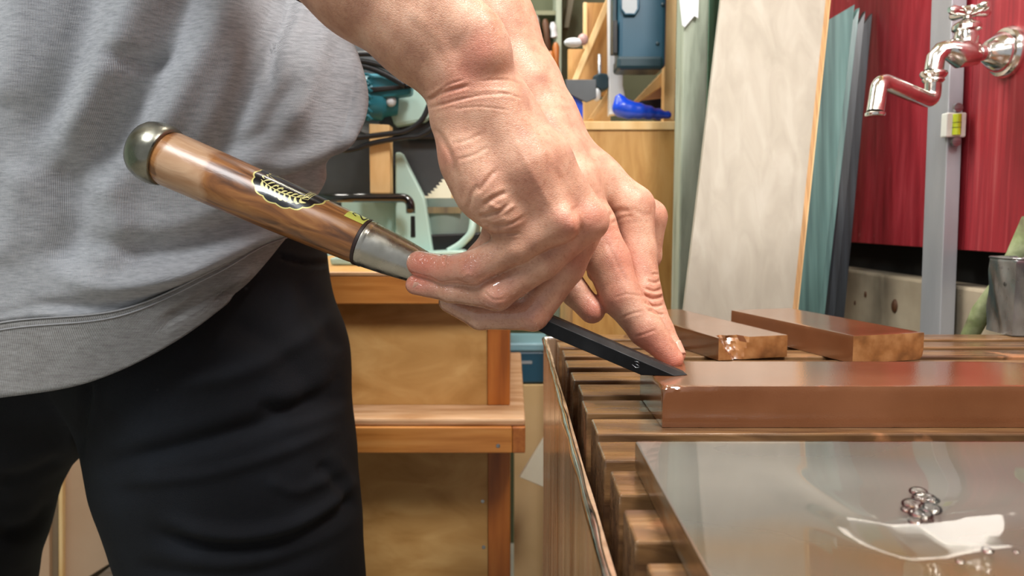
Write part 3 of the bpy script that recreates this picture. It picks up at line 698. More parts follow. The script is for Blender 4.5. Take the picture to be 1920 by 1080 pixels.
# pores and sparse moles
n5 = N.new('ShaderNodeTexNoise'); n5.inputs['Scale'].default_value = 520; n5.inputs['Detail'].default_value = 2; L.new(tc.outputs['Object'], n5.inputs['Vector'])
r5 = N.new('ShaderNodeValToRGB'); r5.color_ramp.elements[0].position = .30; r5.color_ramp.elements[0].color = (.72, .58, .52, 1); r5.color_ramp.elements[1].position = .46; r5.color_ramp.elements[1].color = (1, 1, 1, 1); L.new(n5.outputs['Fac'], r5.inputs[0])
mm = N.new('ShaderNodeMix'); mm.data_type = 'RGBA'; mm.blend_type = 'MULTIPLY'; mm.inputs[0].default_value = .45; L.new(mx.outputs[2], mm.inputs[6]); L.new(r5.outputs[0], mm.inputs[7]); L.new(mm.outputs[2], b.inputs['Base Color'])
b.inputs['Subsurface Weight'].default_value = .25; b.inputs['Subsurface Radius'].default_value = (.004, .0018, .001); b.inputs['Subsurface Scale'].default_value = 1
aw = N.new('ShaderNodeAttribute'); aw.attribute_name = 'wet'
mr = N.new('ShaderNodeMapRange'); mr.inputs[3].default_value = .46; mr.inputs[4].default_value = .16; L.new(aw.outputs['Fac'], mr.inputs[0]); L.new(mr.outputs[0], b.inputs['Roughness'])
L.new(aw.outputs['Fac'], b.inputs['Coat Weight']); b.inputs['Coat Roughness'].default_value = .08
vo = N.new('ShaderNodeTexVoronoi'); vo.inputs['Scale'].default_value = 620; vo.feature = 'DISTANCE_TO_EDGE'; mp = N.new('ShaderNodeMapping'); mp.inputs['Scale'].default_value = (.75, 1, 1.25); mp.inputs['Rotation'].default_value = (0, .7, 0)
n6 = N.new('ShaderNodeTexNoise'); n6.inputs['Scale'].default_value = 120; L.new(tc.outputs['Object'], n6.inputs['Vector'])
ad = N.new('ShaderNodeVectorMath'); ad.operation = 'MULTIPLY_ADD'; ad.inputs[1].default_value = (.003, .003, .003); L.new(n6.outputs['Color'], ad.inputs[0]); L.new(tc.outputs['Object'], ad.inputs[2]); L.new(ad.outputs[0], mp.inputs[0]); L.new(mp.outputs[0], vo.inputs['Vector'])
mt = N.new('ShaderNodeMath'); mt.operation = 'MINIMUM'; mt.inputs[1].default_value = .12; L.new(vo.outputs['Distance'], mt.inputs[0])
ma = N.new('ShaderNodeMath'); ma.operation = 'MULTIPLY_ADD'; ma.inputs[1].default_value = 2.2; L.new(mt.outputs[0], ma.inputs[0]); L.new(n1.outputs['Fac'], ma.inputs[2])
bp = N.new('ShaderNodeBump'); bp.inputs['Distance'].default_value = .0005; bp.inputs['Strength'].default_value = .7; L.new(ma.outputs[0], bp.inputs['Height']); L.new(bp.outputs[0], b.inputs['Normal'])

def bounds(chains, pad=.012):
    P = [];
    for c_ in chains:
        for q in c_:
            p = W(*q[:3]); r = q[3] * q[2] / F; P += [p + Vector((r, r, r)), p - Vector((r, r, r))]
    P = np.array([tuple(p) for p in P]); return P.min(0) - pad, P.max(0) + pad

# ---- right hand (near the camera), holding the chisel: every chain is (px, py, depth, radius px)
R_arm = [(560, -170, .470, 128), (690, -45, .455, 112), (795, 55, .447, 93), (880, 148, .444, 78), (905, 200, .445, 84)]
R_ulna = [(898, 62, .425, 38), (912, 100, .425, 33)]
R_ulna2 = [(760, -60, .44, 80), (905, 90, .43, 48)]
R_carp = [(862, 228, .440, 52), (888, 300, .437, 56), (915, 355, .435, 55), (950, 402, .435, 47)]      # heel of the hand
R_meta = [[(930, 215, .437, 62), (985, 310, .432, 54), (1048, 412, .434, 36)],
          [(950, 210, .447, 52), (1020, 300, .443, 48), (1102, 404, .446, 33)],
          [(950, 210, .458, 48), (1020, 300, .460, 46), (1098, 398, .466, 34)],
          [(940, 210, .470, 44), (1010, 300, .477, 44), (1076, 398, .486, 32)]]
R_knuck = [[(1056, 412, .423, 18), (1066, 420, .423, 18)], [(1108, 408, .440, 26), (1114, 416, .441, 25)]]
R_pinky = [(1046, 418, .434, 36), (968, 462, .438, 32), (886, 502, .447, 31), (834, 505, .459, 26), (786, 494, .468, 24)]
R_ring = [(1096, 420, .447, 36), (1018, 490, .447, 33), (932, 550, .450, 32), (846, 545, .462, 22), (779, 534, .470, 19)]
R_midd = [(1100, 420, .466, 36), (1062, 500, .462, 34), (1000, 588, .464, 32), (900, 594, .472, 24), (842, 566, .478, 20)]
R_index = [(1082, 405, .486, 34), (1030, 480, .503, 28), (985, 548, .513, 24), (930, 540, .514, 21)]
R_thumb = [(925, 260, .478, 40), (945, 380, .500, 34), (925, 455, .516, 26), (872, 502, .515, 20)]
chR = [R_arm, R_ulna, R_carp, R_pinky, R_ring, R_midd, R_index, R_thumb] + R_meta
lo, hi = bounds([[q for q in c_ if q[1] > -60] for c_ in chR]); lo[0] = max(lo[0], W(470, 0, .46).x); hi[2] = W(0, -110, .46).z
fd = Field(lo, hi, .00105)
A = fd.new(); px_ = lambda r, Y=.445: r * Y / F
fd.chain(A, R_arm, px_(30)); fd.chain(A, R_ulna2, px_(30)); fd.chain(A, R_ulna, px_(34)); fd.chain(A, R_carp, px_(34))
for c_ in R_meta: fd.chain(A, c_, px_(26))
for c_ in R_knuck: fd.chain(A, c_, px_(22))
fing = fd.new()
for c_ in (R_pinky, R_ring, R_midd, R_index, R_thumb):
    B = fd.new(); fd.chain(B, c_, px_(9)); fing = smin(fing, B, px_(5)); del B
A = smin(A, fing, px_(22)); del fing
Vr, Qr = fd.surface(A); del A

# ---- left hand (behind), its first fingers pressing on the blade
L_arm = [(800, -230, .60, 98), (868, -60, .585, 92), (915, 60, .572, 86), (975, 170, .560, 74), (1010, 235, .552, 70)]
L_ulna = [(1040, 215, .548, 38), (1052, 236, .548, 33)]
L_meta = [[(1020, 262, .535, 60), (1072, 345, .522, 50), (1110, 418, .512, 40)],
          [(1040, 262, .548, 52), (1118, 335, .542, 42), (1186, 386, .534, 38)],
          [(1040, 270, .562, 46), (1120, 345, .563, 40), (1216, 406, .560, 30)],
          [(1020, 290, .575, 42), (1100, 370, .580, 36), (1180, 432, .580, 27)]]
L_index = [(1112, 425, .512, 42), (1140, 490, .505, 42), (1164, 556, .497, 38), (1212, 618, .489, 33), (1262, 673, .483, 20)]
L_midd = [(1188, 390, .534, 37), (1196, 470, .527, 34), (1204, 550, .516, 35), (1240, 618, .503, 22), (1268, 664, .496, 18)]
L_ring = [(1218, 408, .560, 31), (1212, 480, .562, 27), (1170, 520, .556, 23), (1140, 500, .55, 20)]
L_pink = [(1180, 432, .580, 27), (1160, 490, .582, 24), (1120, 510, .575, 20)]
L_thumb = [(1015, 330, .535, 48), (1030, 420, .528, 42), (1052, 510, .518, 33), (1078, 548, .506, 26), (1110, 582, .500, 25)]
chL = [L_arm, L_meta[0], L_meta[2], L_index, L_midd, L_thumb, L_pink]
lo, hi = bounds([[q for q in c_ if q[1] > -80] for c_ in chL]); hi[2] = W(0, -110, .57).z; lo[0] = W(790, 0, .57).x
fd = Field(lo, hi, .00115)
A = fd.new(); px_ = lambda r, Y=.53: r * Y / F
fd.chain(A, L_arm, px_(30)); fd.chain(A, L_ulna, px_(30))
for c_ in L_meta: fd.chain(A, c_, px_(26))
fing = fd.new()
for c_ in (L_index, L_midd, L_ring, L_pink, L_thumb):
    B = fd.new(); fd.chain(B, c_, px_(9)); fing = smin(fing, B, px_(5)); del B
A = smin(A, fing, px_(16)); del fing
Vl, Ql = fd.surface(A); del A

# ---- rest of the body (upper arms, torso and hips inside the clothes), coarser
def wch(Fd, A, pts, k):          # world points (x,y,z,r)
    for p, q in zip(pts[:-1], pts[1:]): Fd.cone(A, p[:3], q[:3], p[3], q[3], k, .05)
def pw(px, py, Y, r): v = W(px, py, Y); return (v.x, v.y, v.z, r * Y / F)
ra = [pw(*R_arm[1]), pw(*R_arm[0])]; la = [pw(*L_arm[1]), pw(*L_arm[0])]
shR = (-.22, .56, 1.40, .055); shL = (-.10, .80, 1.40, .055)
elR = (-.20, .475, 1.18, .044); elL = (-.085, .62, 1.20, .044)
fd = Field((-.48, .40, .85), (.02, .98, 1.46), .007); A = fd.new()
wch(fd, A, ra + [elR, shR], .02); wch(fd, A, la + [elL, shL], .02)
wch(fd, A, [(-.34, .76, 1.02, .08), (-.32, .74, 1.15, .10), (-.26, .70, 1.34, .09)], .05); wch(fd, A, [(-.30, .76, 1.04, .07), (-.27, .76, 1.15, .09), (-.20, .74, 1.34, .085)], .05)
Vt, Qt = fd.surface(A); del A
keep = ~((Vt[Qt].mean(1)[:, 2] < W(0, -95, .46).z) & (Vt[Qt].mean(1)[:, 0] > -.13))
Qt = Qt[keep]

def finish(V, Q, marks, flush, wet, sub=1, ymax=9):
    me = mesh_from(V, Q, 'part', sub); V, Nn = arr(me); V = relief(V, Nn, [(a_, b_ * .85, c_ * .62) for a_, b_, c_ in marks], ymax=ymax)
    x, y = project(V); fl = np.zeros(len(V)); wt = np.zeros(len(V))
    for (a, b_, r, s) in flush: fl += s * np.exp(-((x - a) ** 2 + (y - b_) ** 2) / r ** 2)
    for (a, b_, r, s) in wet: wt += s * np.exp(-((x - a) ** 2 + (y - b_) ** 2) / r ** 2)
    Qn = np.empty(len(me.loops), np.int32); me.loops.foreach_get('vertex_index', Qn); return V, Qn.reshape(-1, 4), np.clip(fl, 0, 1), np.clip(wt, 0, 1)
R_marks = [([(800, 190), (835, 172), (880, 160)], 4.5, .0016), ([(806, 203), (850, 190), (905, 178), (960, 176)], 3.2, .0009), ([(812, 180), (840, 160), (870, 150)], 3, .0007),
           ([(900, 152), (950, 150), (985, 160)], 3, .0004), ([(870, 178), (930, 172), (980, 185)], 2.6, .0004), ([(850, 205), (900, 200), (960, 208)], 2.6, .00035),
           ([(812, 240), (830, 262), (848, 300), (852, 330)], 6, .0009), ([(905, 385), (925, 372), (950, 360)], 5.5, .0016), ([(895, 362), (912, 340), (930, 318)], 5, .0012),
           ([(898, 405), (912, 404), (936, 396), (955, 384)], 4.5, .0020), ([(880, 392), (884, 366), (896, 345)], 5, .0012), ([(902, 412), (930, 424), (962, 418), (985, 404)], 4, .0011),
           ([(898, 438), (930, 440), (975, 438)], 3.4, .0012), ([(915, 380), (940, 392), (968, 384)], 6, -.0013), ([(900, 425), (930, 414), (950, 408)], 5, -.0009),
           ([(850, 270), (880, 262), (905, 250)], 4, .0004), ([(858, 300), (890, 290), (915, 275)], 4, .0005), ([(822, 478), (832, 470), (846, 472)], 3.5, .0010), ([(836, 500), (833, 488), (838, 476)], 3.0, .0007),
           ([(868, 520), (878, 512), (886, 518)], 4, -.0006), ([(905, 545), (925, 562), (948, 560)], 3.2, .0004), ([(1060, 432), (1040, 452), (1000, 470)], 9, .0006),
           ([(960, 250), (1000, 330), (1042, 400)], 9, -.0007), ([(1000, 240), (1050, 320), (1098, 395)], 8, -.0006), ([(1075, 385), (1084, 410), (1092, 440)], 8, .0013),
           ([(840, 110), (880, 60), (900, 20)], 14, .0006), ([(760, 10), (820, 70), (850, 120)], 15, -.0006)]
R_fl = [(880, 130, 50, .45), (905, 85, 32, .45), (1115, 410, 34, .5), (1062, 418, 26, .35), (885, 505, 32, .35), (790, 492, 34, .75), (775, 532, 30, .6), (930, 555, 34, .35), (1000, 592, 34, .3), (840, 500, 40, .4), (820, 290, 30, .35), (850, 180, 30, .35), (990, 350, 60, .2), (1080, 480, 40, .25)]
R_wet = [(815, 482, 26, .9), (840, 540, 60, .9), (900, 560, 60, .8), (930, 600, 70, .9), (1000, 595, 50, .6), (872, 508, 26, .9), (780, 495, 30, .5), (775, 535, 25, .7)]
Vr, Qr, fr, wr_ = finish(Vr, Qr, R_marks, R_fl, R_wet, ymax=.49)
L_marks = [([(1214, 526), (1228, 530), (1242, 524)], 3, .0012), ([(1210, 540), (1226, 546), (1244, 540)], 3, .0016), ([(1206, 552), (1224, 560), (1244, 556)], 3, .0018), ([(1208, 566), (1226, 574), (1244, 572)], 3, .0016), ([(1214, 580), (1230, 588), (1246, 590)], 2.8, .0012), ([(1222, 514), (1240, 514)], 2.6, .0008),
           ([(1214, 547), (1230, 552), (1243, 549)], 3.5, -.0010), ([(1212, 567), (1228, 572)], 3, -.0008),
           ([(1140, 405), (1160, 396), (1182, 396)], 6, .0012), ([(1146, 420), (1166, 408), (1188, 406)], 4, .0006), ([(1160, 600), (1180, 590), (1205, 584)], 3, .0006), ([(1190, 632), (1210, 626), (1232, 618)], 3, .0006),
           ([(1150, 560), (1175, 552), (1206, 556)], 3, .0004), ([(1260, 640), (1270, 655), (1276, 672)], 4, .0005), ([(1184, 388), (1200, 400), (1226, 404)], 5, .0003), ([(1136, 452), (1150, 480), (1180, 540)], 5, .0005),
           ([(1080, 200), (1060, 200), (1040, 210)], 8, -.0005)]
L_fl = [(1225, 560, 30, .25), (1200, 645, 40, .5), (1235, 670, 38, .5), (1270, 690, 26, .7), (1140, 430, 24, .4), (1160, 470, 34, .3), (1110, 585, 30, .7), (1215, 375, 30, .15), (1150, 560, 34, .3), (1080, 215, 22, .2), (1245, 400, 22, .2), (1180, 500, 40, .35)]
L_wet = [(1270, 690, 18, .5), (1120, 590, 20, .4)]
Vl, Ql, fl_, wl_ = finish(Vl, Ql, L_marks, L_fl, L_wet)
V = np.concatenate([Vr, Vl, Vt]); Q = np.concatenate([Qr, Ql + len(Vr), Qt + len(Vr) + len(Vl)])
feet = (-.22, .74, 0)
person = thing('person', feet, 'person in a grey sweatshirt and black trousers leaning over to sharpen a chisel', 'person')
base = np.array(feet); me = mesh_from(V - base, Q, 'body'); me.materials.append(M_skin); me.shade_smooth()
for nm, dat in (('flush', np.concatenate([fr, fl_, np.zeros(len(Vt))])), ('wet', np.concatenate([wr_, wl_, np.zeros(len(Vt))]))):
    at_ = me.attributes.new(nm, 'FLOAT', 'POINT'); at_.data.foreach_set('value', dat.astype(np.float32))
bo = bpy.data.objects.new('body', me); COL.objects.link(bo); bo.parent = person; BASE[bo.name] = feet
M_nail = mat('fingernail', ['c9937c', 'd6a68f'], .35, ns=40, coat=.2)
def nail(c0, ax, nrm, ln, wd, thick=.0005):     # small curved plate; ax along the finger, nrm out of it
    ax = Vector(ax).normalized(); nrm = Vector(nrm); nrm = (nrm - ax * nrm.dot(ax)).normalized(); sd = ax.cross(nrm); m = MB(); n = 8
    for i in range(n + 1):
        for j in range(n + 1):
            a = (i / n - .5) * ln; t = (j / n - .5) * 2; rad = wd * .62; ang = t * math.asin(min(.99, wd / 2 / rad)); sh = 1 - .12 * (2 * i / n - 1) ** 4
            m.v.append(tuple(Vector(c0) + ax * a + sd * (rad * math.sin(ang) * sh) + nrm * (rad * (math.cos(ang) - 1))))
    k_ = len(m.v); m.v += [tuple(Vector(v) - nrm * thick) for v in m.v]; R_ = n + 1
    for i in range(n):
        for j in range(n): q = i * R_ + j; m.f.append((q, q + 1, q + R_ + 1, q + R_)); m.f.append((q + k_, q + k_ + R_, q + k_ + R_ + 1, q + k_ + 1))
    rim = [i for i in range(R_)] + [i * R_ + n for i in range(1, R_)] + [n * R_ + j for j in range(n - 1, -1, -1)] + [i * R_ for i in range(n - 1, 0, -1)]
    for a_, b_ in zip(rim, rim[1:] + rim[:1]): m.f.append((a_, b_, b_ + k_, a_ + k_))
    return m
# ring finger nail (faces down and toward the camera) and the middle fingertip nail of the far hand
p = W(787, 545, .4642); q = W(757, 536, .464); link('fingernail', nail(p, q - p, Vector((-.1, -.62, -.72)), .0098, .0088), M_nail, person, smooth=True)
p = W(1281, 650, .494); q = W(1293, 678, .489); link('fingernail', nail(p, q - p, Vector((.80, -.30, .42)), .0095, .0095), M_nail, person, smooth=True)

# ---- trousers
P_leg = [(330, 560, .745, 262), (404, 690, .745, 244), (430, 860, .735, 233), (456, 990, .735, 219), (476, 1110, .74, 207), (500, 1500, .76, 170), (505, 1700, .77, 150), (500, 2150, .80, 120)]
P_leg2 = [(200, 520, .76, 240), (0, 700, .77, 205), (-72, 850, .79, 174), (-98, 960, .80, 170), (-128, 1090, .81, 170), (-180, 1600, .83, 150), (-200, 2110, .85, 118)]
P_pel = [(60, 470, .77, 250), (340, 470, .76, 262)]; P_mid = [(90, 610, .76, 150), (190, 610, .755, 150)]
lo, hi = bounds([P_leg, P_leg2, P_pel], .03); lo[2] = .03; hi[2] = min(hi[2], .905)
fd = Field(lo, hi, .0055); A = fd.new(); B = fd.new()
for p, q in zip(P_leg[:-1], P_leg[1:]): fd.cone(A, W(*p[:3]), W(*q[:3]), p[3] * p[2] / F, q[3] * q[2] / F, .02, .08)
for p, q in zip(P_leg2[:-1], P_leg2[1:]): fd.cone(B, W(*p[:3]), W(*q[:3]), p[3] * p[2] / F, q[3] * q[2] / F, .02, .08)
A = smin(A, B, .003)
for c_ in (P_pel, P_mid): fd.cone(A, W(*c_[0][:3]), W(*c_[1][:3]), c_[0][3] * .76 / F, c_[1][3] * .76 / F, .03, .08)
A[:, :, -1] = 1; A[:, :, 0] = 1
Vp, Qp = fd.surface(A); del A, B
T_marks = [([(150, 855), (152, 800), (160, 760), (165, 700)], 9, .005), ([(200, 870), (330, 840), (470, 800), (600, 745), (640, 700)], 16, .0055), ([(220, 905), (380, 890), (520, 850), (640, 800)], 14, -.004),
           ([(290, 1000), (400, 1030), (520, 1020), (600, 985), (670, 930)], 13, .0065), ([(300, 970), (420, 1000), (530, 990), (620, 945), (668, 895)], 14, -.005), ([(250, 1060), (350, 1080), (480, 1075), (640, 1010)], 16, .003),
           ([(420, 600), (500, 640), (560, 700), (600, 780)], 22, .0035), ([(560, 520), (600, 600), (640, 660)], 16, .003), ([(330, 720), (450, 700), (560, 640), (625, 590)], 18, -.004), ([(520, 480), (575, 494), (622, 492)], 5, .004), ([(480, 760), (560, 770), (655, 740)], 14, .004),
           ([(595, 870), (630, 900), (660, 960)], 12, .004), ([(0, 900), (60, 890), (120, 860)], 14, .004), ([(0, 1000), (60, 985), (100, 940)], 14, .004), ([(500, 900), (560, 920), (640, 880)], 12, -.003)]
me = mesh_from(Vp, Qp, 't', 1); V_, N_ = arr(me); V_ = relief(V_, N_, T_marks)
Qn = np.empty(len(me.loops), np.int32); me.loops.foreach_get('vertex_index', Qn)
me = mesh_from(V_ - base, Qn.reshape(-1, 4), 'trousers'); me.shade_smooth()
M_tr = mat('black_denim', ['0a0c11', '0f1218', '14181f'], .82, ns=14, detail=6, bump=.0006, bscale=1500, spec=.25, speck=('34363a', 42, .735))
me.materials.append(M_tr); to = bpy.data.objects.new('trousers', me); COL.objects.link(to); to.parent = person; BASE[to.name] = feet
for sx, xx, yy in (('', 500, 2215), ('', -200, 2180)):
    c_ = W(xx, yy, .80 if xx > 0 else .85); s_ = MB(); s_.ball((c_.x + .03, c_.y - .05, .045), .06, (1.0, 2.1, .75), 20); s_.v = [(v[0], v[1], max(v[2], .002)) for v in s_.v]
    link('shoe', s_, M_black, person, smooth=60)

# ---- sweatshirt: a closed garment surface laid through section curves (px, py, depth)
NU = 11
rows = [
 [(-560, -420, .74), (-420, -430, .63), (-200, -440, .575), (20, -450, .55), (200, -460, .55), (340, -460, .57), (430, -450, .62), (470, -440, .72), (380, -430, .84), (100, -430, .92), (-350, -430, .90)],
 [(-560, -200, .74), (-420, -210, .62), (-200, -220, .565), (20, -220, .542), (230, -210, .545), (400, -205, .57), (500, -200, .625), (530, -195, .71), (430, -190, .84), (100, -190, .92), (-350, -190, .90)],
 [(-570, -20, .74), (-430, -20, .62), (-200, -20, .565), (20, -25, .543), (240, -40, .545), (430, -55, .568), (560, -70, .62), (596, -75, .69), (480, -70, .84), (100, -40, .92), (-350, -20, .90)],
 [(-570, 130, .74), (-430, 130, .62), (-200, 130, .567), (20, 115, .547), (250, 90, .547), (450, 60, .565), (585, 35, .60), (632, 25, .66), (520, 40, .84), (100, 100, .92), (-350, 120, .90)],
 [(-580, 260, .75), (-440, 260, .63), (-200, 255, .575), (20, 230, .556), (255, 195, .553), (470, 150, .565), (620, 118, .595), (668, 108, .645), (540, 120, .84), (100, 200, .92), (-350, 250, .91)],
 [(-580, 370, .75), (-440, 370, .635), (-200, 365, .582), (20, 335, .565), (262, 285, .562), (485, 235, .57), (636, 200, .60), (684, 190, .645), (545, 200, .84), (100, 290, .93), (-350, 360, .91)],
 [(-580, 450, .75), (-440, 455, .64), (-200, 450, .588), (20, 415, .573), (268, 355, .570), (480, 300, .578), (618, 270, .60), (662, 258, .64), (540, 270, .84), (100, 370, .93), (-350, 440, .91)],
 [(-580, 530, .75), (-440, 540, .645), (-200, 535, .594), (20, 490, .579), (272, 430, .577), (462, 365, .588), (570, 325, .615), (612, 300, .66), (520, 320, .84), (100, 440, .93), (-350, 510, .91)],
 [(-580, 590, .75), (-440, 600, .65), (-200, 600, .60), (30, 565, .583), (275, 505, .583), (440, 430, .598), (545, 380, .63), (606, 345, .685), (510, 370, .84), (100, 490, .93), (-350, 560, .91)],
 [(-580, 630, .75), (-440, 645, .65), (-210, 640, .602), (20, 600, .585), (230, 578, .583), (400, 505, .598), (500, 448, .63), (548, 430, .69), (480, 420, .84), (100, 520, .93), (-350, 590, .91)],
 [(-580, 740, .755), (-440, 765, .655), (-210, 768, .602), (0, 746, .586), (170, 716, .583), (330, 640, .592), (450, 545, .62), (535, 440, .69), (490, 425, .84), (100, 560, .93), (-350, 680, .91)]]
def garment(rows, nu=16, nv=10, r0=0, r1=None):
    R3 = []
    for r in rows:
        P = [tuple(W(*q)) for q in r]; n = len(P); out = []
        for i in range(n):
            p0, p1, p2, p3 = (np.array(P[(i + d) % n]) for d in (-1, 0, 1, 2))
            for k_ in range(nu):
                t = k_ / nu; out.append(.5 * ((2 * p1) + (p2 - p0) * t + (2 * p0 - 5 * p1 + 4 * p2 - p3) * t * t + (3 * p1 - p0 - 3 * p2 + p3) * t ** 3))
        R3.append(np.array(out))
    G = np.array(catmull(R3, nv)); return G            # (rows, nu*n, 3)
G = garment(rows); nvs, nus = G.shape[:2]; split = 9 * 10
S_marks = [([(575, -90), (545, 20), (515, 90), (500, 180)], 9, .007), ([(560, -90), (520, 30), (490, 110), (440, 230), (390, 330)], 26, .010), ([(640, 20), (600, 80), (570, 170), (540, 250)], 26, -.007),
           ([(470, -90), (410, 60), (350, 170), (300, 260)], 32, -.007), ([(380, -90), (330, 40), (290, 120), (220, 250), (150, 340)], 30, .010), ([(290, -90), (240, 40), (190, 150), (130, 260)], 30, -.007), ([(180, -90), (150, 40), (120, 140), (60, 280)], 28, .008), ([(60, -90), (40, 60), (10, 200)], 28, -.006), ([(-20, -90), (-40, 60), (-60, 200)], 24, .006),
           ([(330, 90), (290, 118), (235, 112), (200, 90)], 16, .005), ([(560, 150), (520, 200), (490, 250), (430, 290)], 16, .004), ([(640, 290), (560, 330), (470, 352), (380, 345)], 13, .007), ([(672, 250), (600, 290), (520, 305), (430, 290)], 18, -.005), ([(600, 345), (540, 380), (440, 430), (300, 470), (150, 450)], 22, .008), ([(560, 400), (470, 450), (360, 505), (220, 535), (100, 510)], 20, -.009),
           ([(530, 430), (440, 480), (330, 545), (200, 575), (60, 570)], 12, .005), ([(120, 300), (140, 400), (110, 500)], 30, .008), ([(40, 300), (30, 400), (0, 500)], 30, -.005), ([(200, 330), (230, 420), (200, 500)], 26, -.005), ([(668, 110), (662, 180), (640, 260)], 3, .0011),
           ([(450, 545), (380, 560), (300, 610)], 10, .004), ([(480, 500), (420, 540), (330, 575)], 9, -.003)]
def cloth_mesh(name, Gs, close_bot, m, parent, thick=.003, marks=S_marks, rib=False):
    nv_, nu_ = Gs.shape[:2]; V = Gs.reshape(-1, 3); idx = np.arange(nv_ * nu_).reshape(nv_, nu_)
    Q = np.stack([idx[:-1], np.roll(idx[:-1], -1, 1), np.roll(idx[1:], -1, 1), idx[1:]], -1).reshape(-1, 4)
    me = mesh_from(V, Q, name); V, Nn = arr(me)
    c_ = V.mean(0); 
    if (Nn * (V - c_)).sum() < 0: Q = Q[:, ::-1]; me = mesh_from(V, Q, name); V, Nn = arr(me)
    V = relief(V, Nn, marks)
    me = mesh_from(V - base, Q, name); me.shade_smooth(); me.materials.append(m)
    uv = me.uv_layers.new(name='UVMap'); li = np.empty(len(me.loops), np.int32); me.loops.foreach_get('vertex_index', li)
    u = (li % nu_) / nu_; v = (li // nu_) / nv_; pu = np.repeat(u.reshape(-1, 4).max(1) > .9, 4); u = np.where(pu & (u < .1), u + 1, u)
    uv.data.foreach_set('uv', np.stack([u, v], 1).astype(np.float32).ravel())
    o = bpy.data.objects.new(name, me); COL.objects.link(o); o.parent = parent; BASE[o.name] = feet
    s = o.modifiers.new('thickness', 'SOLIDIFY'); s.thickness = thick; s.offset = -1
    return o
def cloth_mat(name, rib):
    m = bpy.data.materials.new(name); m.use_nodes = True; nt = m.node_tree; N = nt.nodes; L = nt.links; b = N['Principled BSDF']
    tc = N.new('ShaderNodeTexCoord'); mp = N.new('ShaderNodeMapping'); mp.inputs['Scale'].default_value = (1, 1, 6.5); mp.inputs['Rotation'].default_value = (0, -.18, 0); L.new(tc.outputs['Object'], mp.inputs[0])
    no = N.new('ShaderNodeTexNoise'); no.inputs['Scale'].default_value = 105; no.inputs['Detail'].default_value = 8; no.inputs['Roughness'].default_value = .68; L.new(mp.outputs[0], no.inputs['Vector'])
    r = N.new('ShaderNodeValToRGB'); L.new(no.outputs['Fac'], r.inputs[0]); e = r.color_ramp.elements
    cs = ('8b8886', 'a3a19f', 'b9b8b7') if rib else ('9a9ca2', 'b6b8bd', 'cbccd0')
    e[0].position = .30; e[0].color = lin(cs[0]); e[1].position = .70; e[1].color = lin(cs[2]); q = e.new(.5); q.color = lin(cs[1]); out = r.outputs[0]
    st = N.new('ShaderNodeTexNoise'); st.inputs['Scale'].default_value = 6.5; st.inputs['Detail'].default_value = 3; L.new(tc.outputs['Object'], st.inputs['Vector'])
    rs = N.new('ShaderNodeValToRGB'); rs.color_ramp.elements[0].position = .66; rs.color_ramp.elements[1].position = .8; rs.color_ramp.elements[1].color = (.35, .35, .35, 1); L.new(st.outputs['Fac'], rs.inputs[0])
    mx = N.new('ShaderNodeMix'); mx.data_type = 'RGBA'; L.new(rs.outputs[0], mx.inputs[0]); L.new(out, mx.inputs[6]); mx.inputs[7].default_value = lin('a8917c'); L.new(mx.outputs[2], b.inputs['Base Color'])
    b.inputs['Roughness'].default_value = .9; b.inputs['Specular IOR Level'].default_value = .2; b.inputs['Sheen Weight'].default_value = .15
    wv = N.new('ShaderNodeTexWave'); wv.wave_type = 'BANDS'; wv.bands_direction = 'X'; wv.inputs['Scale'].default_value = 190 if rib else 330; L.new(tc.outputs['UV'], wv.inputs[0])
    bp = N.new('ShaderNodeBump'); bp.inputs['Distance'].default_value = .0010 if rib else .0003; L.new(wv.outputs['Fac'], bp.inputs['Height'])
    b2 = N.new('ShaderNodeBump'); b2.inputs['Distance'].default_value = .0005; L.new(no.outputs['Fac'], b2.inputs['Height']); L.new(bp.outputs[0], b2.inputs['Normal']); L.new(b2.outputs[0], b.inputs['Normal']); return m
so = cloth_mesh('sweatshirt', G[:split + 1], False, cloth_mat('heather_grey_jersey', False), person)
# the hem band starts with a stitched ridge just under the body of the garment
Gh = G[split:].copy()
cen = Gh.mean(1, keepdims=True)
ro = cloth_mesh('ribbed_hem', Gh, True, cloth_mat('ribbed_grey_jersey', True), so, .003, S_marks[-2:])
seam = G[split]; sm = MB(); 
for off in (0, .006):
    dn = (G[split + 1] - G[split]); dn /= np.linalg.norm(dn, axis=1)[:, None]; Pn = seam + dn * (off + .001)
    cc = Pn.mean(0); out_ = Pn - cc; out_[:, 2] = 0; out_ /= np.linalg.norm(out_, axis=1)[:, None]
    sm.tube([tuple(p) for p in (Pn + out_ * .0004)] + [tuple((Pn + out_ * .0004)[0])], .0007, 6, False)
link('seam_stitching', sm, mat('grey_thread', '9a9a9c', .9), so, smooth=True)
# side seam of the pouch fold at the front right edge
# sleeves pushed up above the elbows, outside the picture
slv = cloth_mat('heather_grey_jersey_sleeve', False)
for (a, b_) in ((ra, (elR, shR)), (la, (elL, shL))):
    s0_ = Vector(a[1][:3]); e_ = Vector(b_[0][:3]); s_ = Vector(b_[1][:3])
    P = [tuple(s0_.lerp(e_, .25)), tuple(e_), tuple(e_.lerp(s_, .5)), tuple(s_)]
    link('sleeve', MB().tube([p for p in catmull(P, 6)], [.053 + .004 * math.sin(i * 1.9) + i * .0006 for i in range(19)], 24), slv, so, smooth=True)
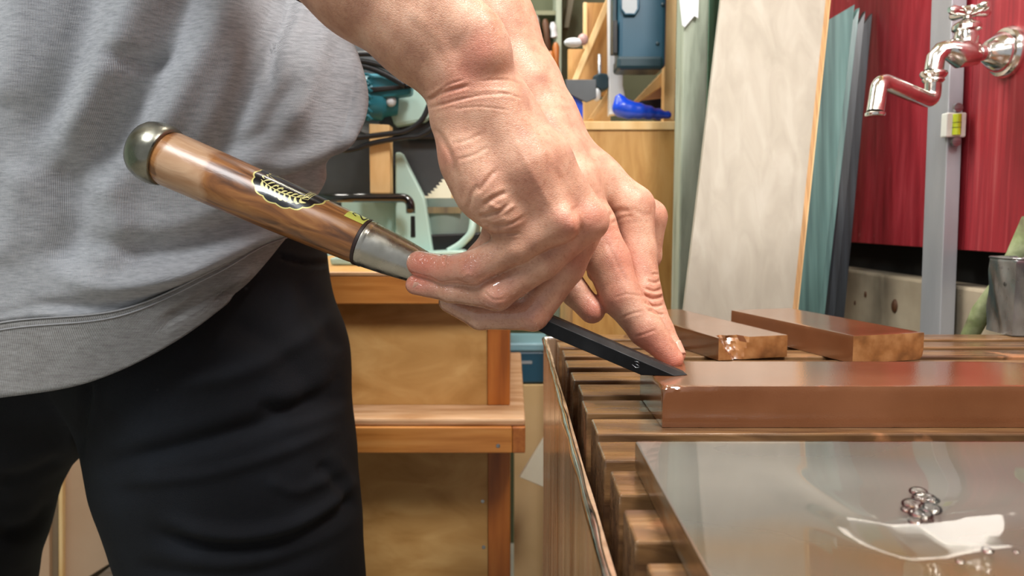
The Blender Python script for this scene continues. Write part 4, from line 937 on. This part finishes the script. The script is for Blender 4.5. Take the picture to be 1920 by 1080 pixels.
# ================================================================== leaning boards and sheets behind the tank
def quad_panel(pts, thick, m=None):       # pts: 4 world points (front face); thickness goes away from the camera
    p = [Vector(q) for q in pts]; n = (p[1] - p[0]).cross(p[3] - p[0]).normalized()
    if n.y < 0: n = -n
    return MB().slab(p, n * thick)
def extend(a, b, z):   # point on the line a-b at height z
    t = (z - a.z) / (b.z - a.z); return a + (b - a) * t
def leaning(tl, tr, bl, br, ztop, zbot):
    return [extend(bl, tl, zbot), extend(br, tr, zbot), extend(br, tr, ztop), extend(bl, tl, ztop)]
q = leaning(W(1352, 0, 1.10), W(1548, 0, 1.10), W(1284, 570, .97), W(1487, 572, .97), 1.52, 0.012)
bd = thing('plywood_sheet', (.30, .95, 0), 'pale plywood sheet leaning behind the whetstones', 'plywood sheet')
link('face_ply', quad_panel(q, .010), M_ply, bd)
pe = [Vector(p) for p in q]; nrm = (pe[1] - pe[0]).cross(pe[3] - pe[0]).normalized(); nrm = -nrm if nrm.y < 0 else nrm; rt = (pe[1] - pe[0]).normalized()
link('ply_edge', MB().slab([pe[1] - nrm * .0001, pe[1] + rt * .006 - nrm * .0001, pe[2] + rt * .006 - nrm * .0001, pe[2] - nrm * .0001], nrm * .0102), M_plye, bd)
link('ply_edge', MB().slab([pe[1] + rt * .0061 + nrm * .001, pe[1] + rt * .0078 + nrm * .001, pe[2] + rt * .0078 + nrm * .001, pe[2] + rt * .0061 + nrm * .001], nrm * .009), M_cabl, bd)
xs = [((1535, 1603, 8), (1470, 1536, 585), 'broad teal sheet standing between the plywood and the red boarding', M_teal, 1.12),
      ((1590, 1612, 14), (1530, 1547, 585), 'narrow teal sheet, second in the stack by the red boarding', M_teal, 1.135),
      ((1600, 1623, 20), (1540, 1566, 585), 'dark grey sheet, third in the stack by the red boarding', M_tealdark, 1.15),
      ((1605, 1636, 24), (1550, 1584, 585), 'dark slate sheet nearest the red boarding in the stack', M_tealdark, 1.165)]
for (tx0, tx1, ty), (bx0, bx1, by), lab, m_, Y in xs:
    tl, tr, bl, br = W(tx0, ty + 40, Y + .02), W(tx1, ty, Y + .02), W(bx0, by, Y - .03), W(bx1, by, Y - .03)
    tr.x = min(tr.x, WX - .004); br.x = min(br.x, WX - .006); bl2 = extend(bl, tl, .012); br2 = extend(br, tr, .012)
    label(link('teal_sheet' if m_ is M_teal else 'slate_sheet', quad_panel([bl2, br2, tr, tl], .008), m_, org=((bl2 + br2) / 2), bevel=.0005), lab, 'sheet')
# post, mint panel, paper
a, b_ = pxbox(1270, -300, 1316, 1500, 1.16, .05); label(link('trim_2', bx((a[0], 1.16, 0), (b_[0], 1.21, 2.4)), M_post, bevel=.003), kind='structure')
a, b_ = pxbox(1317, 0, 1560, 900, 1.235, .02); g = link('painted_panel', bx((a[0], 1.235, 0), (W(1480, 300, 1.235).x, 1.255, 2.0)), M_green, org=(a[0], 1.24, 0)); label(g, 'mint green painted panel behind the weathered post', 'panel')
bd2 = MB(); a, b_ = pxbox(1322, -200, 1332, 900, 1.225, .008); link('bead', bx((a[0], 1.226, 0), (b_[0], 1.2348, 2.0)), M_green, g)
pp = MB(); P_ = [W(1268, -60, 1.155), W(1312, -60, 1.155), W(1309, 34, 1.152), W(1302, 30, 1.153), W(1284, 51, 1.15), W(1279, 47, 1.152)]
label(link('paper_note', pp.slab(P_, (0, .0008, 0)), M_white, org=P_[0]), 'torn white paper pinned on the weathered post', 'paper')
# stick and dented can on the tank's back edge
can_c = PZ(1915, 622, ZS); cy = .775; cx = W(1915, 600, cy).x
k0 = MB(); x0, x1 = W(1872, 560, cy).x, W(1872, 560, cy).x + .043
prof = [(0, .0), (.0, .0215), (.003, .0225), (.060, .0224), (.0605, .0230), (.0715, .0228), (.0722, .0215)]
ztop_ = W(1900, 484, .77).z; hgt = ztop_ - ZS
cxm = x0 + .0235
rngc = random.Random(3); can = MB(); nn = 4
vsx = []
for i in range(15):
    z = ZS + .0012 + hgt * i / 14
    for k_ in range(40):
        a_ = 2 * PI * k_ / 40; rr_ = .0235 / max(abs(math.cos(a_)), abs(math.sin(a_))) ** .72
        rr_ *= 1 + .025 * math.sin(a_ * 7 + i * .9) * (i not in (0, 14)); vsx.append((cxm + rr_ * math.cos(a_), cy + rr_ * math.sin(a_), z))
can.v = vsx; can.f = [(i * 40 + k_, i * 40 + (k_ + 1) % 40, (i + 1) * 40 + (k_ + 1) % 40, (i + 1) * 40 + k_) for i in range(14) for k_ in range(40)] + [tuple(range(40))[::-1]]
cn = link('metal_can', can, M_can, org=(cxm, cy, ZS), smooth=45); label(cn, 'dented square galvanised metal can at the back right corner of the rack', 'can')
s_ = cn.modifiers.new('t', 'SOLIDIFY'); s_.thickness = .0012; s_.offset = -1
link('can_rim', MB().tube([(cxm + .0235 * 1 / max(abs(math.cos(2 * PI * k_ / 40)), abs(math.sin(2 * PI * k_ / 40))) ** .72 * math.cos(2 * PI * k_ / 40), cy + .0235 / max(abs(math.cos(2 * PI * k_ / 40)), abs(math.sin(2 * PI * k_ / 40))) ** .72 * math.sin(2 * PI * k_ / 40), ZS + hgt) for k_ in range(41)], .0012, 8), M_can, cn, smooth=True)
bs, be = W(1815, 640, .850), W(1935, 415, .790); dd = (be - bs).normalized(); bs = bs - dd * .30
be.x = min(be.x, WX - .0108); stp = [bs.lerp(be, i / 12) + Vector((.002 * math.sin(i * 1.3), .0, .0015 * math.cos(i * 2.1))) for i in range(13)]
label(link('mossy_stick', MB().tube(stp, [.0095 + .0012 * math.sin(i * 2.3) for i in range(13)], 14), M_bark, org=stp[0], smooth=True), 'mossy green stick leaning on the wall behind the dented can', 'stick')
# dark knots / bolts on the wall
for (x, y, r) in ((1678, 574, .008), (1623, 552, .004), (1603, 568, .003)):
    p = PX(x, y, WX); kb = link('wall_bolt', MB().ball(p, r, (.5, 1, 1.3), 12), M_brown, org=p, smooth=True); label(kb, {1678: 'largest rusty bolt stub on the concrete wall', 1623: 'small rusty bolt stub above the whetstone at back right', 1603: 'smallest bolt stub, lowest left on the concrete wall'}[x], 'bolt')

# ================================================================== plywood cabinet and what stands on it
Yc = 1.30
a, b_ = pxbox(1086, 244, 1271, 600, Yc, .34); zt2 = W(1180, 228, Yc).z
cb = thing('storage_cabinet', ((a[0] + b_[0]) / 2, Yc + .17, 0), 'honey coloured plywood cabinet behind the left hand', 'cabinet')
link('front_panel', bx((a[0] - .01, Yc, .02), (b_[0], Yc + .016, b_[2])), M_cab, cb)
link('side_panel', bx((a[0] - .01, Yc + .0162, .02), (a[0] + .005, Yc + .34, b_[2])), M_cab, cb); link('side_panel', bx((b_[0] - .015, Yc + .0162, .02), (b_[0], Yc + .34, b_[2])), M_cab, cb)
link('top_board', bx((a[0] - .02, Yc - .004, b_[2] + .0002), (b_[0] + .001, Yc + .345, zt2)), M_cabl, cb, bevel=.001)
link('base', bx((a[0] + .01, Yc + .02, 0), (b_[0] - .02, Yc + .32, .0198)), M_brown, cb)
def slabpx(name, pts, Y, depth, m, lab, cat, par=None, bevel=.001, group=None):
    P = [W(x, y, Y) for x, y in pts]; c_ = sum(P, Vector()) / len(P); c_.z = min(p.z for p in P)
    o = link(name, MB().slab(P, (0, depth, 0)), m, par, org=None if par else c_, bevel=bevel)
    if not par: label(o, lab, cat, group)
    return o
ctz = zt2
# right-hand wooden upright and slanting shelf of the open rack over the cabinet
a, b_ = pxbox(1251, -420, 1272, 132, 1.36, .05)
sr = thing('open_rack', (b_[0], 1.42, ctz), 'open wooden rack over the honey cabinet holding the blue tool case', 'rack')
link('upright', bx((a[0], 1.36, ctz + .0003), (b_[0], 1.385, 1.75)), M_cabl, sr, bevel=.001)
slabpx('brace', [(1272, 133), (1272, 141), (1200, 190), (1188, 190), (1253, 122)], 1.385, .012, M_cabl, '', '', sr)
slabpx('shelf_board', [(1272, 142), (1271, 180), (1195, 188), (1202, 183)], 1.40, .012, M_tan, '', '', sr)
link('top_rail', bx((W(1060, 0, 1.36).x, 1.3851, 1.73), (b_[0], 1.40, 1.75)), M_cabl, sr)
slabpx('white_upright', [(1141, -280), (1166, -280), (1168, 160), (1174, 190), (1163, 212), (1143, 215)], 1.385, .03, M_white, '', '', sr)['label'] = 'white painted upright'
# tool case
a, b_ = pxbox(1152, -150, 1251, 127, 1.30, .085)
tcs = thing('tool_case', ((a[0] + b_[0]) / 2, 1.33, a[2]), 'petrol blue plastic tool case hung on the rack above the honey cabinet', 'tool case')
link('shell', bx((a[0] + .008, 1.30, a[2]), (b_[0], 1.355, b_[2])), M_case, tcs, bevel=.007)
link('lid_edge', bx((a[0], 1.315, a[2] + .03), (a[0] + .0078, 1.35, b_[2] - .01)), M_caser, tcs, bevel=.002)
link('bottom_band', bx((a[0] + .006, 1.297, a[2] - .003), (b_[0] - .004, 1.3549, a[2] + .020)), M_caser, tcs, bevel=.006)
slabpx('latch', [(1149, 38), (1158, 38), (1158, 100), (1149, 100)], 1.300, .02, M_black, '', '', tcs)
hd_ = [W(1164, -60, 1.296), W(1164, 16, 1.296), W(1172, 27, 1.296), W(1190, 27, 1.296), W(1197, 16, 1.296), W(1197, -60, 1.296)]
link('handle_recess', MB().slab(hd_, (0, .0035, 0)), mat('pale_grey_grip', 'a4a8ab', .3), tcs, bevel=.001); link('handle_rim', MB().tube(hd_, .0022, 8), M_case, tcs, smooth=True)
for (x, y) in ((1233, 82), (1243, 9)): link('rivet', MB().ball(W(x, y, 1.2995), .0035, (1, .5, 1), 12), M_caser, tcs, smooth=True)
# upper support so that the case hangs from the rack
link('hook_rail', bx((W(1150, 0, 1.36).x, 1.356, b_[2] - .02), (W(1268, 0, 1.36).x, 1.3598, b_[2] + .01)), M_steel, sr)
# blue bags, navy cloth
def blob(name, pts, m, lab, cat, sq=(1, 1, 1)):       # soft sack: several balls merged by remeshing
    M = MB()
    for (x, y, Y, r) in pts: M.ball(W(x, y, Y), r * Y / F, sq, 16)
    c_ = W(*pts[0][:3]); o = link(name, M, m, org=(c_.x, c_.y, ctz)); r_ = o.modifiers.new('r', 'REMESH'); r_.mode = 'VOXEL'; r_.voxel_size = .004; r_.use_smooth_shade = True
    s = o.modifiers.new('s', 'SMOOTH'); s.factor = .6; s.iterations = 6; label(o, lab, cat); return o
blob('plastic_bag', [(1166, 202, 1.33, 19), (1162, 186, 1.33, 11), (1180, 206, 1.33, 18), (1198, 208, 1.33, 16), (1216, 211, 1.335, 14), (1234, 214, 1.34, 12), (1252, 216, 1.34, 9)], M_blue, 'bright blue plastic bag on the cabinet top under the tool case', 'bag')
blob('folded_cloth', [(1222, 190, 1.47, 25), (1255, 188, 1.47, 30), (1200, 200, 1.47, 18), (1240, 205, 1.47, 24)], M_navy, 'dark navy cloth heaped behind the blue bag', 'cloth')
slabpx('blue_sleeve', [(1063, 174), (1093, 192), (1093, 226), (1080, 228), (1064, 228)], 1.37, .03, M_blue, 'blue packet standing beside the left forearm on the cabinet', 'packet')
slabpx('grey_plate', [(1060, 149), (1118, 149), (1118, 184), (1100, 192), (1062, 174)], 1.36, .006, M_blade, 'thin grey sheet standing on the cabinet in front of the wooden frame', 'sheet')
wf = thing('wooden_frame', (W(1110, 228, 1.46).x, 1.46, ctz), 'orange plywood frame with pale diagonal batten behind the far forearm', 'frame')
slabpx('panel', [(1094, 5), (1141, 5), (1141, 180), (1065, 180), (1065, 92), (1094, 92)], 1.46, .012, M_cab, '', '', wf)
slabpx('edge_strip', [(1094, 4), (1101, 4), (1101, 92), (1094, 92)], 1.448, .0118, M_cabl, '', '', wf)
slabpx('diagonal_batten', [(1137, -4), (1150, -4), (1083, 152), (1072, 152)], 1.43, .012, M_cabl, '', '', wf)
slabpx('lower_block', [(1093, 187), (1145, 187), (1145, 228), (1093, 228)], 1.46, .03, M_cabl, '', '', wf)
slabpx('lower_batten', [(1142, 166), (1147, 176), (1113, 224), (1103, 224)], 1.43, .012, M_cabl, '', '', wf)
cl = thing('bar_clamp', (W(1130, 160, 1.40).x, 1.40, ctz), 'black bar clamp with a white handle beside the blue tool case', 'clamp')
link('bar', MB().tube([W(1124, 102, 1.415), W(1124, 180, 1.415)], .0035, 10), M_steel, cl, smooth=True)
slabpx('jaw', [(1112, 142), (1124, 136), (1140, 138), (1141, 165), (1128, 170), (1113, 160)], 1.395, .03, M_caser, '', '', cl, .003)
link('white_grip', MB().ball(W(1119, 178, 1.395), .0085, (.85, 1, 1.4), 14), M_white, cl, smooth=True)
lp = thing('white_lamp_head', (W(1080, 80, 1.38).x, 1.38, 1.23), 'small white rounded lamp head clipped to the wooden frame', 'lamp')
link('shade', MB().ball(W(1075, 80, 1.38), .0135, (1.25, 1, .62), 18), M_white, lp, smooth=True); link('socket', MB().ball(W(1093, 74, 1.38), .0095, (1, 1, 1.1), 14), mat('pinkish_socket', 'b08a84', .4), lp, smooth=True)
link('arm', MB().tube([W(1095, 74, 1.385), W(1101, 74, 1.44)], .003, 8), M_steel, lp)
# tool wall far behind, between the arm and the frame
tw = thing('tool_cupboard', (W(1030, 400, 1.9).x, 1.95, 0), 'dark olive cupboard hung with tools far behind the forearms', 'cupboard')
a, b_ = pxbox(940, -260, 1100, 380, 1.95, .3); link('back_board', bx((a[0], 2.05, 0), (b_[0] + .25, 2.07, b_[2])), M_drab, tw)
link('upright', bx((W(1043, 0, 1.9).x, 1.90, 0), (W(1053, 0, 1.9).x, 2.0499, b_[2])), M_post, tw)
a2, b2 = pxbox(960, 20, 1046, 28, 1.92, .12); link('shelf', bx((a2[0] - .1, 1.92, a2[2]), (W(1042, 0, 1.92).x, 2.0499, b2[2])), mat('olive_shelf_edge', '77775a', .6), tw)
slabpx('strut', [(1066, -10), (1078, -10), (1066, 52), (1058, 52)], 1.98, .03, mat('grey_green_strut', '7d7a68', .7), '', '', tw)
ti = [((988, 32), (1000, 108), M_steel, 'steel'), ((1006, 30), (1012, 70), M_steel, ''), ((1022, 36), (1028, 96), M_brown, ''), ((1036, 42), (1040, 72), M_white, ''), ((1020, 112), (1024, 175), M_brown, ''), ((1033, 96), (1037, 190), M_orange, ''), ((1042, 80), (1044, 150), M_orange, '')]
labs = ['dark steel tool leftmost in the hanging row', 'thin bright steel tool hanging under the olive shelf', 'broad brown handled tool in the hanging row', 'pale tipped tool hanging beside the grey upright', 'brown handle hanging lower beside the far forearm', 'orange brown handle hanging just left of the grey upright', 'thin orange handle touching the grey upright']
for (p, q_, m_, _), lab in zip(ti, labs):
    A_, B_ = W(*p, 1.90), W(*q_, 1.905); w_ = .0075 if m_ is M_steel else .009
    t_ = MB().lathe([(0, w_ * .5), (.01, w_), ((A_ - B_).length * .5, w_ * .8), ((A_ - B_).length * .9, w_), ((A_ - B_).length, w_ * .5)], A_, B_ - A_, 12)
    label(link('hanging_tool', t_, m_, org=A_, smooth=50), lab, 'tool', 'tools hung on the far cupboard')

# ================================================================== work bench on the left with drawers under it
Yb = 1.00; zb1 = W(800, 512, Yb).z; zb0 = W(800, 570, Yb).z; xr = W(952, 540, Yb).x
bench = thing('workbench', (xr - .17, Yb + .25, 0), 'varnished wooden workbench carrying the saw, left of the tank', 'workbench')
link('top_board', bx((-.36, Yb + .014, zb1 - .02), (xr, Yb + .56, zb1)), M_cab, bench, bevel=.001)
link('front_rail', bx((-.36, Yb, zb0), (xr, Yb + .0138, zb1 - .004)), M_orangeh, bench, bevel=.0015)
link('front_lip', bx((-.36, Yb - .001, zb1 - .0038), (xr, Yb + .0138, zb1 + .001)), M_edge, bench, bevel=.001)
Yc2 = 1.03; xs0, xs1 = W(914, 700, Yc2).x, W(956, 700, Yc2).x
zsh = W(800, 787, .955).z; zsh0 = W(800, 850, .955).z
link('side_stile', bx((xs0, Yc2, zsh + .0003), (xs1, Yc2 + .5, zb0 - .0005)), M_orange, bench, bevel=.001)
link('panel', bx((-.36, Yc2 + .003, zsh + .0003), (xs0 - .0002, Yc2 + .02, zb0 - .0005)), M_panel, bench)
xse = W(985, 820, .955).x; xsb = W(960, 820, .955).x
lcab = thing('lower_cabinet', (xr - .17, 1.25, 0), 'lower straw plywood cabinet with a thick projecting top under the bench', 'cabinet')
link('top_board', bx((-.36, .9602, zsh - .010), (xse, 1.45, zsh)), M_edge, lcab, bevel=.003)
link('front_rail', bx((-.36, .955, zsh0), (xsb, .97, zsh - .0102)), M_orangeh, lcab, bevel=.0015)
link('end_block', bx((xsb + .0003, .955, zsh0), (xse, 1.44, zsh - .0102)), mat('orange_end_grain', ['8d4f22', 'a8672f'], .45, scale=(20, 1, 20), ns=8), lcab, bevel=.0015)
link('side_stile', bx((xs0, Yc2, 0), (xs1, Yc2 + .45, zsh0 - .0002)), M_orange, lcab, bevel=.001)
link('panel', bx((-.36, Yc2 + .003, 0), (xs0 - .0002, Yc2 + .02, zsh0 - .0002)), M_panel, lcab)
for (x, y) in ((906, 770), (905, 940), (907, 1026), (934, 836), (927, 764)):
    Yq = .955 if y == 836 else Yc2 + .003
    if x == 927: Yq = Yc2
    link('screw_head', MB().lathe([(0, .0028), (.0006, .0026), (.0008, .0012)], W(x, y, Yq), (0, -1, 0), 12), M_steel, bench if y < 790 else lcab, smooth=40)

# ================================================================== mitre saw on the bench
saw = thing('mitre_saw', (W(740, 500, 1.25).x, 1.27, zb1), 'pale green mitre saw with grey toothed blade on the bench', 'mitre saw')
bc = W(690, 228, 1.26); R_ = 176 * 1.26 / F; nt_ = 150; vs = []
for i in range(nt_ * 2):
    a_ = 2 * PI * i / (nt_ * 2); r_ = R_ * (1.0 if i % 2 else .968); a_ += .012 if i % 2 else 0; vs.append(Vector((bc.x + r_ * math.cos(a_), 1.26, bc.z + r_ * math.sin(a_))))
link('blade', MB().slab(vs, (0, .0022, 0)), M_blade, saw)
link('blade_washer', MB().lathe([(0, .022), (.004, .02)], (bc.x, 1.2598, bc.z), (0, -1, 0), 24), M_steel, saw)
slabpx('guard', [(732, 160), (770, 150), (812, 172), (816, 212), (796, 228), (740, 238), (726, 200)], 1.225, .07, M_sawg, '', '', saw, .006)
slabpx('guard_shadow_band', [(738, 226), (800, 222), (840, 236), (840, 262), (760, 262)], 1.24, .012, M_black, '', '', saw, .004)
slabpx('support_arm', [(741, 285), (752, 285), (796, 372), (812, 474), (741, 474)], 1.21, .03, M_sawg, '', '', saw, .003)
slabpx('arm_slot', [(770, 405), (778, 405), (779, 445), (770, 445)], 1.2085, .0014, M_black, '', '', saw)
slabpx('base_casting', [(618, 484), (850, 470), (868, 470), (900, 500), (620, 506)], 1.16, .22, M_sawg, '', '', saw, .003)
link('turntable', MB().lathe([(0, .058), (.043, .058), (.0432, .055), (.060, .055)], (W(835, 440, 1.27).x, 1.29, W(835, 440, 1.24).z), (0, 0, 1), 40), mat('grey_green_casting', ['6f7f78', '83938b'], .4, .2), saw, smooth=40)
slabpx('fence', [(800, 388), (866, 388), (866, 400), (800, 400)], 1.2285, .003, mat('brown_scale_strip', ['5a5040', '8a7a58'], .5, scale=(30, 1, 1), ns=4), '', '', saw, 0)
slabpx('under_frame', [(804, 440), (900, 436), (896, 480), (806, 480)], 1.225, .10, M_black, '', '', saw, .003)
lev_ = [W(840, 472, 1.19), W(858, 462, 1.19), W(872, 450, 1.19), W(884, 434, 1.19), W(888, 400, 1.20)]
link('lock_lever', MB().tube(catmull(lev_, 4), .006, 12), M_sawg, saw, smooth=True)
hb = [W(600, 372, 1.17), W(700, 371, 1.17), W(755, 371, 1.17), W(766, 377, 1.17), W(769, 398, 1.17)]
link('handle', MB().tube(arc3(W(600, 371, 1.17), W(768, 371, 1.17), W(769, 402, 1.17), .012) , .0085, 16) if False else MB().tube([W(590, 371, 1.17), W(680, 371, 1.17)] + arc3(W(680, 371, 1.17), W(769, 371, 1.17), W(770, 402, 1.17), .014) + [W(770, 400, 1.17)], .0072, 16), mat('gloss_black_handle', '0b0c0e', .15, coat=.8), saw, smooth=True)
slabpx('fence_plate', [(640, 378), (742, 378), (742, 474), (640, 474)], 1.235, .02, M_sawg, '', '', saw, .002)
mtc = W(700, 180, 1.20)
mo = link('motor_housing', MB().lathe([(0, .030), (.004, .036), (.05, .036), (.056, .030), (.075, .026)], W(655, 180, 1.20), (1, .25, -.02), 28), M_mteal, saw, smooth=40)
for i in range(7): 
    zz = 140 + i * 13; link('cooling_rib', MB().tube([W(672, zz, 1.162), W(690, zz - 1, 1.160), W(697, zz + 4, 1.162), W(690, zz + 7, 1.166)], .0024, 8), M_mteal, mo, smooth=True)
slabpx('motor_arm', [(688, 140), (715, 140), (772, 158), (770, 176), (720, 182), (700, 176)], 1.175, .03, M_mteal, '', '', saw, .004)
slabpx('motor_strap', [(676, 164), (772, 158), (772, 165), (676, 176)], 1.168, .006, M_black, '', '', saw, .002)
link('knob', MB().ball(W(733, 190, 1.19), .0085, (1, 1, 1), 14), M_white, saw, smooth=True)
for i, (lab, pts) in enumerate((('uppermost loop of black cable over the saw motor', [(640, 104), (690, 101), (720, 108), (775, 150), (800, 170)]), ('second black cable loop sagging over the saw motor', [(640, 112), (690, 116), (740, 132), (790, 160)]), ('third thick cable loop on the saw motor', [(640, 126), (680, 124), (720, 138), (760, 160)]),
                              ('black cable drooping in front of the saw guard', [(805, 196), (790, 226), (760, 246), (720, 252), (640, 262), (600, 268)]), ('lowest cable curving below the sweatshirt', [(815, 238), (785, 255), (755, 258), (700, 268), (650, 282), (590, 270)]))):
    P_ = [tuple(W(x, y, 1.155 + .004 * i)) for x, y in pts]
    label(link('power_cable', MB().tube(catmull(P_, 6), .0042 if i != 2 else .0052, 10), M_rubber, org=P_[0], smooth=True), lab, 'cable', 'cables round the mitre saw')
wbk = slabpx('timber_offcut', [(692, 232), (730, 234), (731, 362), (694, 362)], 1.185, .034, M_cabl, 'upright pale timber offcut in front of the saw blade', 'timber', None, .001)
# the offcut stands on the saw's fence block
slabpx('fence_block', [(688, 3630 / 10), (742, 363), (742, 378), (688, 378)], 1.1851, .05, M_caser, '', '', saw, .001)
label(link('cream_board', bx(*pxbox(796, 290, 846, 470, 1.45, .02)), M_cream, org=(W(820, 470, 1.45))), 'cream board standing behind the saw teeth', 'board')
label(link('pine_strip', bx(*pxbox(846, 300, 900, 476, 1.47, .02)), M_card, org=(W(870, 476, 1.47))), 'pine board standing behind the wrist', 'board')
for nm in ('cream_board', 'pine_strip'):
    o = bpy.data.objects[nm]
    for v in o.data.vertices:
        if v.co.z < .05: v.co.z = zb1 - o.location.z if v.co.z < .01 else v.co.z
for o in bpy.data.objects:
    if o.type == 'MESH' and (o.parent == saw or (o.parent and o.parent.parent == saw)):
        for v in o.data.vertices: v.co.z = max(v.co.z, .0008)
# ================================================================== things in the gap between bench and tank
a, b_ = pxbox(946, 645, 1013, 722, 1.46, .12)
crt = slabpx('cardboard_carton', [(964, 722), (1040, 722), (1040, 900), (964, 900)], 1.47, .22, M_card, 'straw coloured carton standing under the blue tool box in the gap', 'carton')
for v in crt.data.vertices: 
    if v.co.z < .02: v.co.z = -crt.location.z
tb = thing('tool_box', ((a[0] + b_[0]) / 2, 1.53, a[2]), 'small petrol blue tool box on the carton between bench and tank', 'tool box')
link('shell', bx((a[0], 1.475, a[2] + .0005), (b_[0] + .022, 1.60, b_[2] - .018)), M_case, tb, bevel=.004); 
link('lid', bx((a[0] + .004, 1.472, b_[2] - .0178), (b_[0] + .018, 1.603, b_[2])), mat('pale_blue_plastic', ['6f9aa8', '86aebb'], .35), tb, bevel=.004)
link('label_strip', bx((a[0] + .02, 1.4742, a[2] + .040), (a[0] + .055, 1.4748, a[2] + .046)), M_grey, tb)
slabpx('cream_flap', [(974, 895), (1024, 815), (1024, 915), (1016, 912)], 1.30, .012, M_cream, 'pale cream board corner poking out beside the tank', 'board')
fl = bpy.data.objects['cream_flap']
# flap belongs to a tall board that stands on the floor behind the tank side
for v in fl.data.vertices: pass
gc = W(1010, 1010, 1.10); label(link('grey_canister', MB().lathe([(0, .050), (.004, .056), (.19, .056), (.235, .047), (.262, .026), (.27, .012)], (gc.x + .035, 1.10, .0), (0, 0, 1), 32), M_grey, org=(gc.x + .035, 1.10, 0), smooth=50), 'grey rounded canister on the floor behind the tank corner', 'canister')
fl.location.z = fl.location.z

# ================================================================== tan roller cabinet seen between the legs
Yp = 1.75
rc = thing('roller_cabinet', (W(150, 1000, Yp).x, Yp + .2, 0), 'tan panelled cabinet on castors seen between the legs', 'cabinet')
z0r = W(200, 1060, Yp).z
def vq(pts, Y, dep, m, nm): return slabpx(nm, pts, Y, dep, m, '', '', rc, .001)
vq([(118, 700), (330, 700), (330, 980), (165, 1082), (118, 1082)], Yp, .30, M_tan, 'side_panel')
vq([(109, 700), (117, 700), (117, 1110), (110, 1110)], Yp - .012, .31, M_cabl, 'corner_strip')
vq([(92, 700), (108.5, 700), (109, 1085), (93, 1085)], Yp + .004, .30, mat('dark_tan_panel', ['84725a', '92806a'], .6), 'recessed_panel')
vq([(60, 700), (91.5, 700), (92.5, 1100), (60, 1100)], Yp - .008, .30, M_tan, 'front_panel')
vq([(20, 700), (59.5, 700), (59.5, 1200), (20, 1200)], Yp - .012, .3, M_orange, 'orange_edge')
cw_ = W(219, 1052, Yp - .01); link('castor', MB().lathe([(-.012, .020), (-.012, .026), (.012, .026), (.012, .020)], cw_, (1, .3, 0), 24), M_black, rc, smooth=40)
fp = W(260, 1075, 1.45); label(link('steel_tray', MB().slab([W(165, 1095, 1.5), W(235, 1040, 1.6), W(330, 1040, 1.6), W(330, 1110, 1.45)], (0, 0, -.01)), M_steel, org=fp), 'shiny grey steel tray lying low behind the near leg', 'tray')

# wall behind the saw, painted panel
slabpx('green_cupboard', [(560, -250), (905, -250), (905, 330), (560, 330)], 1.62, .03, M_sawg, 'pale green painted cupboard back behind the saw', 'cupboard')
gcb = bpy.data.objects['green_cupboard']
for v in gcb.data.vertices:
    if v.co.z < .1: v.co.z = zb1 - gcb.location.z if v.co.y < 0.05 or True else v.co.z

# ================================================================== lamps (outside the picture)
lm = thing('strip_lamp', (.36, .66, 1.164), 'white strip lamp hung above the tank', 'lamp')
link('housing', MB().box((.16, .635, 1.180), (.540, .685, 1.206)), M_shade, lm, bevel=.006)
link('tube', MB().tube([(.175, .66, 1.165), (.53, .66, 1.165)], .013, 14), M_lamp, lm, smooth=True)
for xx in (.22, .50): link('hanger', MB().tube([(xx, .66, 1.206), (xx, .66, 2.4)], .002, 6), M_steel, lm)
